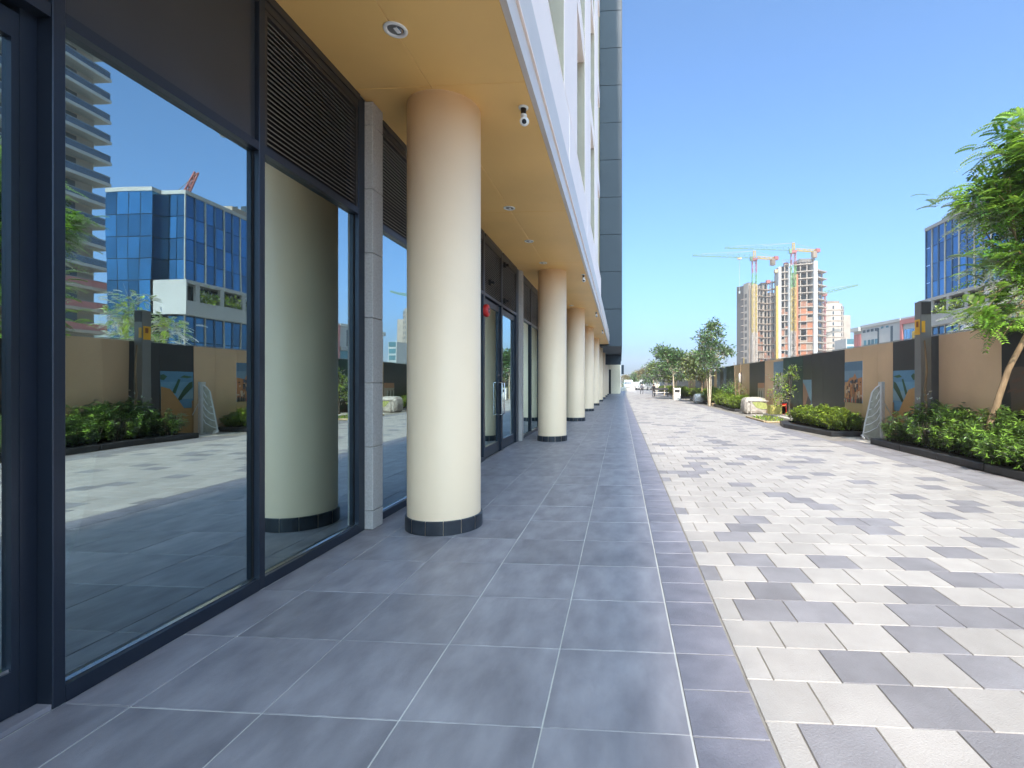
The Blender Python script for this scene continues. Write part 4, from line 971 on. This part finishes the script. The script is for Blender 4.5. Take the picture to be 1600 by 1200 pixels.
# ------------------------------------------------------------------ white block with red panels
wb = thing('low_rise_block', 'long white block with red panels and rows of windows over the hoarding', 'building')
def wallpt(t, off=0):          # t 0..1 along the face from far end to near end
    a, b = Vector((x_at(1334, 120), 120)), Vector((x_at(1433, 99), 99)); d = (b-a).normalized(); nn = Vector((d.y, -d.x)); p = a.lerp(b, t)+nn*off
    return p
def face_box(t0, t1, z0, z1, o0, o1, name, m):
    a, b, c, d = wallpt(t0, o1), wallpt(t1, o1), wallpt(t1, o0), wallpt(t0, o0)
    return MB().prism([tuple(a), tuple(d), tuple(c), tuple(b)], z0, z1).build(name, m, wb)
sgn = -1 if wallpt(.5, 1).x > wallpt(.5, 0).x else 1
face_box(0, .78, 0, 13.6, 0*sgn, -10*sgn, 'wall', M['bwhite']); face_box(.78, 1.05, 0, 14.2, 0*sgn, -10*sgn, 'wall', M['bwhite'])
face_box(.0, .15, 13.0, 13.9, .8*sgn, -4*sgn, 'roof_slab', M['bwhite']); face_box(.14, .78, 13.6, 14.2, .25*sgn, -2*sgn, 'parapet', M['bwhite'])
for a, b in ((.02, .075), (.085, .14)): face_box(a, b, 5, 12.4, .15*sgn, .01*sgn, 'red_panel', M['bpink'])
for zz in (5.6, 7.6, 9.6):
    for a in (.19, .26, .32, .38): face_box(a, a+.045, zz, zz+1.2, .04*sgn, .01*sgn, 'window', M['teal_glass'])
for a in (.17, .24, .31, .38): face_box(a, a+.05, 12.5, 13.1, .04*sgn, .01*sgn, 'window', M['dark_glass'])
face_box(.425, .45, 9.4, 13.0, .04*sgn, .01*sgn, 'window', M['dark_glass']); face_box(.63, .665, 9.4, 13.0, .04*sgn, .01*sgn, 'window', M['dark_glass'])
for a in (.48, .56): face_box(a, a+.04, 12.8, 13.2, .04*sgn, .01*sgn, 'window', M['teal_glass'])
face_box(.60, .77, 8.5, 9.2, .5*sgn, .01*sgn, 'canopy', M['post']); face_box(.62, .76, 6.2, 8.4, .04*sgn, .01*sgn, 'window', M['teal_glass']); face_box(.5, .53, 6, 8.6, .04*sgn, .01*sgn, 'window', M['dark_glass'])
face_box(.785, .815, 4, 13.8, .3*sgn, .01*sgn, 'red_panel', M['bpink']); face_box(.815, 1.05, 12.9, 13.8, .3*sgn, .01*sgn, 'red_panel', M['bpink'])
for zz in (6.0, 9.2):
    for a in (.825, .87, .915, .96, 1.0): face_box(a, a+.038, zz, zz+2.6, .05*sgn, .01*sgn, 'window', M['blue_glass_pale'])
face_box(.955, 1.0, 7.2, 11.2, .35*sgn, .06*sgn, 'yellow_panel', M['yellow'])
tb = thing('low_rise_block', 'small teal windowed block beside the white building', 'building')
xa, xb_ = x_at(1322, 190), x_at(1337, 190)
MB().box(xa, xb_, 190, 200, 0, 17.5).build('wall', M['bwhite'], tb)
for k in range(6): MB().box(xa+.3, xb_-.2, 189.9, 189.98, 2+2.7*k, 3.9+2.7*k).build('window', M['teal_glass'], tb)

# ------------------------------------------------------------------ rounded concrete tower
rt = thing('concrete_tower', 'bare grey rounded concrete tower behind the building under construction', 'building')
Yr = 285; xl, xr = x_at(1283, Yr), x_at(1322, Yr); cx_, rr_ = (xl+xr)/2, (xr-xl)/2
MB().lathe([(rr_, 0), (rr_, 43.5), (rr_-.8, 43.5), (rr_-.8, 45), (0, 45)], (cx_, Yr+4, 0), 36).build('wall', M['rawconc2'], rt)
MB().box(cx_+rr_*.7, cx_+rr_*1.35, Yr, Yr+8, 0, 38.5).build('stair_block', M['rawconc2'], rt)
MB().box(cx_-3, cx_+3.5, Yr+1, Yr+7, 45, 46.6).build('roof_house', M['rawconc'], rt)
for k in range(14):
    z = 2+3*k; MB().lathe([(rr_, z), (rr_+.12, z), (rr_+.12, z+.3), (rr_, z+.3)], (cx_, Yr+4, 0), 36).build('floor_band', M['rawconc'], rt)
    for a in (-1.75, -1.0, -.72):
        MB().lathe([(rr_+.03, z+.7), (rr_+.1, z+.75), (rr_+.1, z+2.4), (rr_+.03, z+2.45)], (cx_, Yr+4, 0), 2, 0, False, a-.06, a+.06).build('window', M['dark_glass'], rt)

# ------------------------------------------------------------------ tower under construction
co = thing('construction_tower', 'unfinished concrete tower with open brick red floors and yellow hoists', 'building')
FH = 3.35
def seg(u0, Y0, u1, Y1): return Vector((x_at(u0, Y0), Y0)), Vector((x_at(u1, Y1), Y1))
def open_floors(u0, Y0, u1, Y1, z_l, z_r, ncol, infill, slabm=M['rawconc2']):
    a, b = seg(u0, Y0, u1, Y1); d = (b-a).normalized(); nn = Vector((d.y, -d.x))
    if nn.y > 0: nn = -nn
    L_ = (b-a).length; zm = min(z_l, z_r)
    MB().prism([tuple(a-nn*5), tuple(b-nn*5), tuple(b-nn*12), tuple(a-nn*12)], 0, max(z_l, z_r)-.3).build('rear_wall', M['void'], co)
    k = 1
    while k*FH < max(z_l, z_r)+.2:
        z = k*FH; t1 = 1.0; t0 = 0.0
        if z > z_l+.2: t0 = (z-z_l)/(z_r-z_l+1e-6)
        if z > z_r+.2: t1 = (z_l-z)/(z_l-z_r+1e-6)
        A, B = a.lerp(b, t0), a.lerp(b, t1)
        MB().prism([tuple(A), tuple(B), tuple(B-nn*6), tuple(A-nn*6)], z-.42, z).build('floor_slab', slabm, co)
        if infill(k):
            nb = max(2, int(L_/2.2))
            for q in range(nb):
                if rng.random() < .8:
                    h = rng.choice([1.1, 1.6, 2.9, 2.9]); p, p2 = a.lerp(b, (q+.05)/nb)-nn*.5, a.lerp(b, (q+.93)/nb)-nn*.5
                    MB().prism([tuple(p), tuple(p2), tuple(p2-nn*.25), tuple(p-nn*.25)], z-FH+.01, z-FH+h-.02).build('infill_wall', rng.choice([M['brickred'], M['brickred'], M['orange'], M['rawconc']]), co)
        k += 1
    for q in range(ncol+1):
        p = a.lerp(b, q/ncol); p = p-nn*.5
        MB().prism([tuple(p-d*.22), tuple(p+d*.22), tuple(p+d*.22-nn*.6), tuple(p-d*.22-nn*.6)], 0, (z_l+(z_r-z_l)*q/ncol)-.43).build('pillar', M['rawconc2'], co)
def solid(u0, Y0, u1, Y1, z, m, name='pier', dep=6, fwd=.4):
    a, b = seg(u0, Y0, u1, Y1); nn = Vector((0, -1)); MB().prism([tuple(a+nn*fwd), tuple(b+nn*fwd), tuple(b-nn*dep), tuple(a-nn*dep)], 0, z).build(name, m, co)
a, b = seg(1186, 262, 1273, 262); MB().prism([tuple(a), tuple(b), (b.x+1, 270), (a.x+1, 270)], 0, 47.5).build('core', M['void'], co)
# left wing: solid wall with small window openings
a, b = seg(1155, 256, 1169, 247); d = (b-a).normalized(); nn = Vector((d.y, -d.x)); nn = nn if nn.y < 0 else -nn
MB().prism([tuple(a), tuple(b), tuple(b-nn*4), tuple(a-nn*4)], 0, 44).build('wing_wall', M['rawconc2'], co)
MB().prism([tuple(a.lerp(b, .45)), tuple(b), tuple(b-nn*3.9), tuple(a.lerp(b, .45)-nn*3.9)], 44.01, 50).build('wing_top', M['rawconc2'], co)
for k in range(14):
    for t0, t1 in ((.10, .38), (.62, .86)):
        p, p2 = a.lerp(b, t0)+nn*.05, a.lerp(b, t1)+nn*.05
        MB().prism([tuple(p), tuple(p2), tuple(p2-nn*.04), tuple(p-nn*.04)], 1.2+3.2*k, 3.2+3.2*k).build('opening', M['void'], co)
    p, p2 = a.lerp(b, -.06), a.lerp(b, .5); MB().prism([tuple(p+nn*.8), tuple(p2+nn*.8), tuple(p2+nn*.06), tuple(p+nn*.06)], .6+3.2*k, .95+3.2*k).build('ledge', M['rawconc2'], co)
for k in (0, 1, 2, 3):
    p, p2 = a.lerp(b, .42)+nn*.1, a.lerp(b, .6)+nn*.1; MB().prism([tuple(p), tuple(p2), tuple(p2-nn*.05), tuple(p-nn*.05)], 1+3.2*k, 4+3.2*k).build('yellow_sheet', M['yellow'], co)
solid(1169, 247, 1184, 245.5, 48.5, M['rawconc2'], 'core_wall')
for u in (1170.5, 1173.5, 1181.5): solid(u, 244, u+1.2, 244, 48, M['rawconc'], 'pilaster', .6, .3)
open_floors(1184, 245.5, 1194, 249, 48, 49.5, 2, lambda k: k < 9, M['rawconc'])
open_floors(1194, 249, 1204, 249, 49.5, 51.5, 2, lambda k: k < 6, M['rawconc'])
open_floors(1204, 249, 1213.5, 244, 51.5, 54.5, 2, lambda k: k < 8, M['rawconc'])
solid(1212.5, 241.5, 1215.8, 241.5, 47, M['yellow'], 'hoist_mast', 1, .3)
solid(1216, 241.5, 1220.3, 241, 56, M['bwhite'])
open_floors(1220.3, 241, 1232, 240, 56.5, 57.5, 2, lambda k: k < 12)
solid(1231.8, 239.6, 1237.2, 239.4, 55, M['bwhite'])
solid(1241.5, 239.4, 1247, 239.2, 52, M['orange'], 'safety_sheet', .5, .2)
open_floors(1240.5, 241, 1271, 238, 58, 57.5, 3, lambda k: k < 13)
solid(1271, 237.7, 1277, 237.5, 57.6, M['bwhite'])
for k in range(1, 17):
    p, p2 = seg(1277, 238, 1287, 243); MB().prism([tuple(p+Vector((0, -1))), tuple(p2+Vector((1.2, -1))), tuple(p2+Vector((0, 8))), tuple(p+Vector((0, 8)))], k*FH-.4, k*FH).build('balcony_slab', M['rawconc2'], co)
p, p2 = seg(1277.2, 239.5, 1285.5, 244); MB().prism([tuple(p), tuple(p2), tuple(p2+Vector((0, 9))), tuple(p+Vector((0, 9)))], 0, 54.5).build('side_wall', M['rawconc'], co)
for k in range(16):
    q, q2 = p.lerp(p2, .2), p.lerp(p2, .7); MB().prism([tuple(q+Vector((0, -.08))), tuple(q2+Vector((0, -.08))), tuple(q2+Vector((0, -.03))), tuple(q+Vector((0, -.03)))], k*FH+.6, k*FH+2.6).build('opening', M['dark_glass'], co)
a, b = seg(1249, 241, 1273, 241); MB().prism([tuple(a), tuple(b), (b.x, 249), (a.x, 249)], 58.2, 59.6).build('roof_formwork', M['rawconc'], co)
for u, m, z in ((1228, 'crane_red', 58.2), (1233, 'white_paint', 57.8), (1213, 'wood', 55), (1200, 'crane_red', 50)):
    x = x_at(u, 243); MB().box(x-.9, x+.9, 242, 244, z-1.4, z).build('site_stack', M[m], co)
b = MB()
for k in range(22):
    u = 1222+k*2.4; x = x_at(u, 241); z = 57.6; b.bar((x, 240.8, z), (x, 240.8, z+1.6), .14)
b.bar((x_at(1222, 241), 240.8, 59.1), (x_at(1275, 241), 240.8, 59.1), .12); b.build('guard_rail', M['post'], co)

def mast_mb(x, y, z0, z1, wd, pitch, t=.22):
    b = MB(); h = wd/2
    for sx in (-h, h):
        for sy in (-h, h): b.bar((x+sx, y+sy, z0), (x+sx, y+sy, z1), t)
    n = max(1, int((z1-z0)/pitch)); s = 1
    for k in range(n):
        a, c = z0+(z1-z0)*k/n, z0+(z1-z0)*(k+1)/n
        b.bar((x-h*s, y-h, a), (x+h*s, y-h, c), t*.7); b.bar((x-h, y-h*s, a), (x-h, y+h*s, c), t*.7); b.bar((x+h, y-h*s, a), (x+h, y+h*s, c), t*.7); b.bar((x-h, y-h, c), (x+h, y-h, c), t*.7); s = -s
    return b
def jib_mb(p0, p1, depth, pitch, t=.22, tip=.4):
    p0, p1 = Vector(p0), Vector(p1); b = MB(); d = (p1-p0).normalized(); sd2 = d.cross(Vector((0, 0, 1))).normalized(); up = sd2.cross(d); L_ = (p1-p0).length; n = int(L_/pitch)
    w0 = .7
    b.bar(p0+sd2*w0, p1+sd2*w0*.6, t); b.bar(p0-sd2*w0, p1-sd2*w0*.6, t); b.bar(p0+up*depth, p1+up*depth*tip, t)
    for k in range(n):
        f0, f1 = k/n, (k+1)/n; q0, q1 = p0.lerp(p1, f0), p0.lerp(p1, f1); m_ = p0.lerp(p1, (f0+f1)/2)+up*depth*(1+(tip-1)*(f0+f1)/2)
        for s in (1, -1): b.bar(q0+sd2*w0*s, m_, t*.65); b.bar(m_, q1+sd2*w0*s, t*.65)
    return b
def tower_crane(label, um, Y, zsl, ul, Yl, ur, Yr2, zj, zapex, mast_parts, hook_u=None):
    t = thing('tower_crane', label, 'crane'); x = x_at(um, Y)
    for z0, z1, m in mast_parts: mast_mb(x, Y, z0, z1, 1.8, 2.4, .24).build('mast_section', M[m], t)
    L_ = Vector((x_at(ul, Yl), Yl, zj)); R_ = Vector((x_at(ur, Yr2), Yr2, zj-.3)); c = Vector((x, Y, zj))
    dl_ = (L_-c).normalized()
    MB().box(x-1.2, x+1.2, Y-1.2, Y+1.2, zj-1.4, zj-.2).build('slewing_ring', M['crane_red'], t)
    jib_mb(c+dl_*1.2+Vector((0, 0, -.1)), L_, 1.7, 2.6, .2).build('jib', M['pale_green'], t)
    jib_mb(c-dl_*1.2+Vector((0, 0, -.2)), R_, 1.0, 2.4, .26, 1).build('counter_jib', M['yellow'], t)
    dr = (R_-c).normalized(); b = MB(); e = R_-dr*1.6; b.obox(e+Vector((0, 0, -1.3)), dr*1.0, dr.cross(Vector((0, 0, 1)))*.9, (0, 0, 1.5)); b.build('counterweight', M['rawconc'], t)
    MB().obox(R_+Vector((0, 0, .7)), dr*1.0, dr.cross(Vector((0, 0, 1)))*.9, (0, 0, .8)).build('winch', M['crane_red'], t)
    ap = Vector((x, Y, zapex)); mast_mb(x, Y, zj, zapex, .9, 1.6, .25).build('apex', M['yellow'], t)
    b = MB(); b.bar(ap, c.lerp(L_, .45)+Vector((0, 0, 1.5)), .13).bar(ap, c.lerp(L_, .85)+Vector((0, 0, 1.1)), .13).bar(ap, R_+Vector((0, 0, 1)), .13); b.build('tie_rod', M['post'], t)
    MB().box(x-2.3, x-1.25, Y-2.0, Y-.6, zj-1.7, zj+.3).build('cab', M['pale_green'], t)
    if hook_u:
        hp = c.lerp(L_, (um-hook_u)/(um-ul)); b = MB().box(hp.x-.9, hp.x+.9, hp.y-.6, hp.y+.6, zj-.9, zj-.1); b.build('trolley', M['wood'], t)
        MB().bar((hp.x, hp.y, zj-.9), (hp.x, hp.y, zj-16), .14).box(hp.x-.35, hp.x+.35, hp.y-.35, hp.y+.35, zj-17, zj-16).build('hook_line', M['post'], t)
def zz(v, u, Y): return z_at(v, x_at(u, Y), Y)
Y1 = 240
tower_crane('pale green tower crane on the left shoulder of the unfinished tower, its hook hanging down', 1178.5, Y1, 0, 1082, 234, 1212, 243, zz(403, 1178, Y1), zz(397, 1178, Y1)+1.5,
            [(0, zz(520, 1178, Y1), 'rawconc2'), (zz(520, 1178, Y1), zz(445, 1178, Y1), 'yellow'), (zz(445, 1178, Y1), zz(427, 1178, Y1), 'green_paint'), (zz(427, 1178, Y1), zz(406, 1178, Y1), 'crane_red')], 1155)
Y2 = 237
tower_crane('taller pale green tower crane in front of the unfinished tower, with green and yellow mast', 1239.5, Y2, 0, 1132, 231, 1277, 240, zz(391, 1239, Y2), zz(383, 1239, Y2)+1.0,
            [(0, zz(518, 1239, Y2), 'rawconc2'), (zz(518, 1239, Y2), zz(450, 1239, Y2), 'yellow'), (zz(450, 1239, Y2), zz(415, 1239, Y2), 'green_paint'), (zz(415, 1239, Y2), zz(394, 1239, Y2), 'crane_red')])
def luffing(label, um, Y, zbase, ut, Yt, zt, mj, mm, T=.3):
    t = thing('tower_crane', label, 'crane'); x = x_at(um, Y); mast_mb(x, Y, 0, zbase, 1.8, 3, .3).build('mast_section', M[mm], t)
    MB().box(x-1.5, x+1.5, Y-1.5, Y+1.5, zbase, zbase+1.6).build('cab', M[mm], t)
    e = Vector((x_at(ut, Yt), Yt, zt)); jib_mb((x, Y, zbase+1.0), e, 1.5, 2.2, T).build('jib', M[mj], t)
    bk = Vector((x-(e.x-x)*.15, Y-(Yt-Y)*.15, zbase+4)); MB().bar((x, Y, zbase+1.6), bk, .3).bar(bk, e, .12).build('tie_rod', M['post'], t)
    return t
luffing('pale green luffing crane jib rising behind the unfinished tower', 1286, 262, zz(463, 1286, 262), 1341, 262, zz(446, 1341, 262), 'pale_green', 'crane_red')
rc = thing('tower_crane', 'red luffing crane behind the blue block, seen only in the near window reflection', 'crane', (88, 97, 0))
mast_mb(0, 0, 0, 33, 1.8, 3, .3).build('mast_section', M['crane_red'], rc); jib_mb((0, 0, 33), (-1.9, 4, 46.5), 1.3, 1.8, .3).build('jib', M['crane_red'], rc)
MB().box(-1.5, 1.5, -1.5, 1.5, 33, 34.6).build('cab', M['crane_red'], rc); MB().bar((1.2, -2, 37), (-1.9, 4, 46.5), .12).bar((0, 0, 34), (1.2, -2, 37), .25).build('tie_rod', M['post'], rc)

# ------------------------------------------------------------------ thin sunlit haze over the whole place
hz = MB().box(-900.5, 900.5, -300.5, 1500.5, -1.4, 66).build('haze', bpy.data.materials.new('haze')); hz['kind'] = 'stuff'
hm = hz.data.materials[0]; hm.use_nodes = True; hm.node_tree.nodes.remove(hm.node_tree.nodes['Principled BSDF'])
pv = hm.node_tree.nodes.new('ShaderNodeVolumePrincipled'); pv.inputs['Density'].default_value = .0007; pv.inputs['Color'].default_value = (.99, .96, .92, 1); pv.inputs['Anisotropy'].default_value = .2
hm.node_tree.links.new(pv.outputs[0], hm.node_tree.nodes['Material Output'].inputs['Volume'])

print('objects', len(bpy.data.objects), 'tris', sum(len(o.data.loop_triangles) if False else len(o.data.polygons) for o in bpy.data.objects if o.type == 'MESH'))
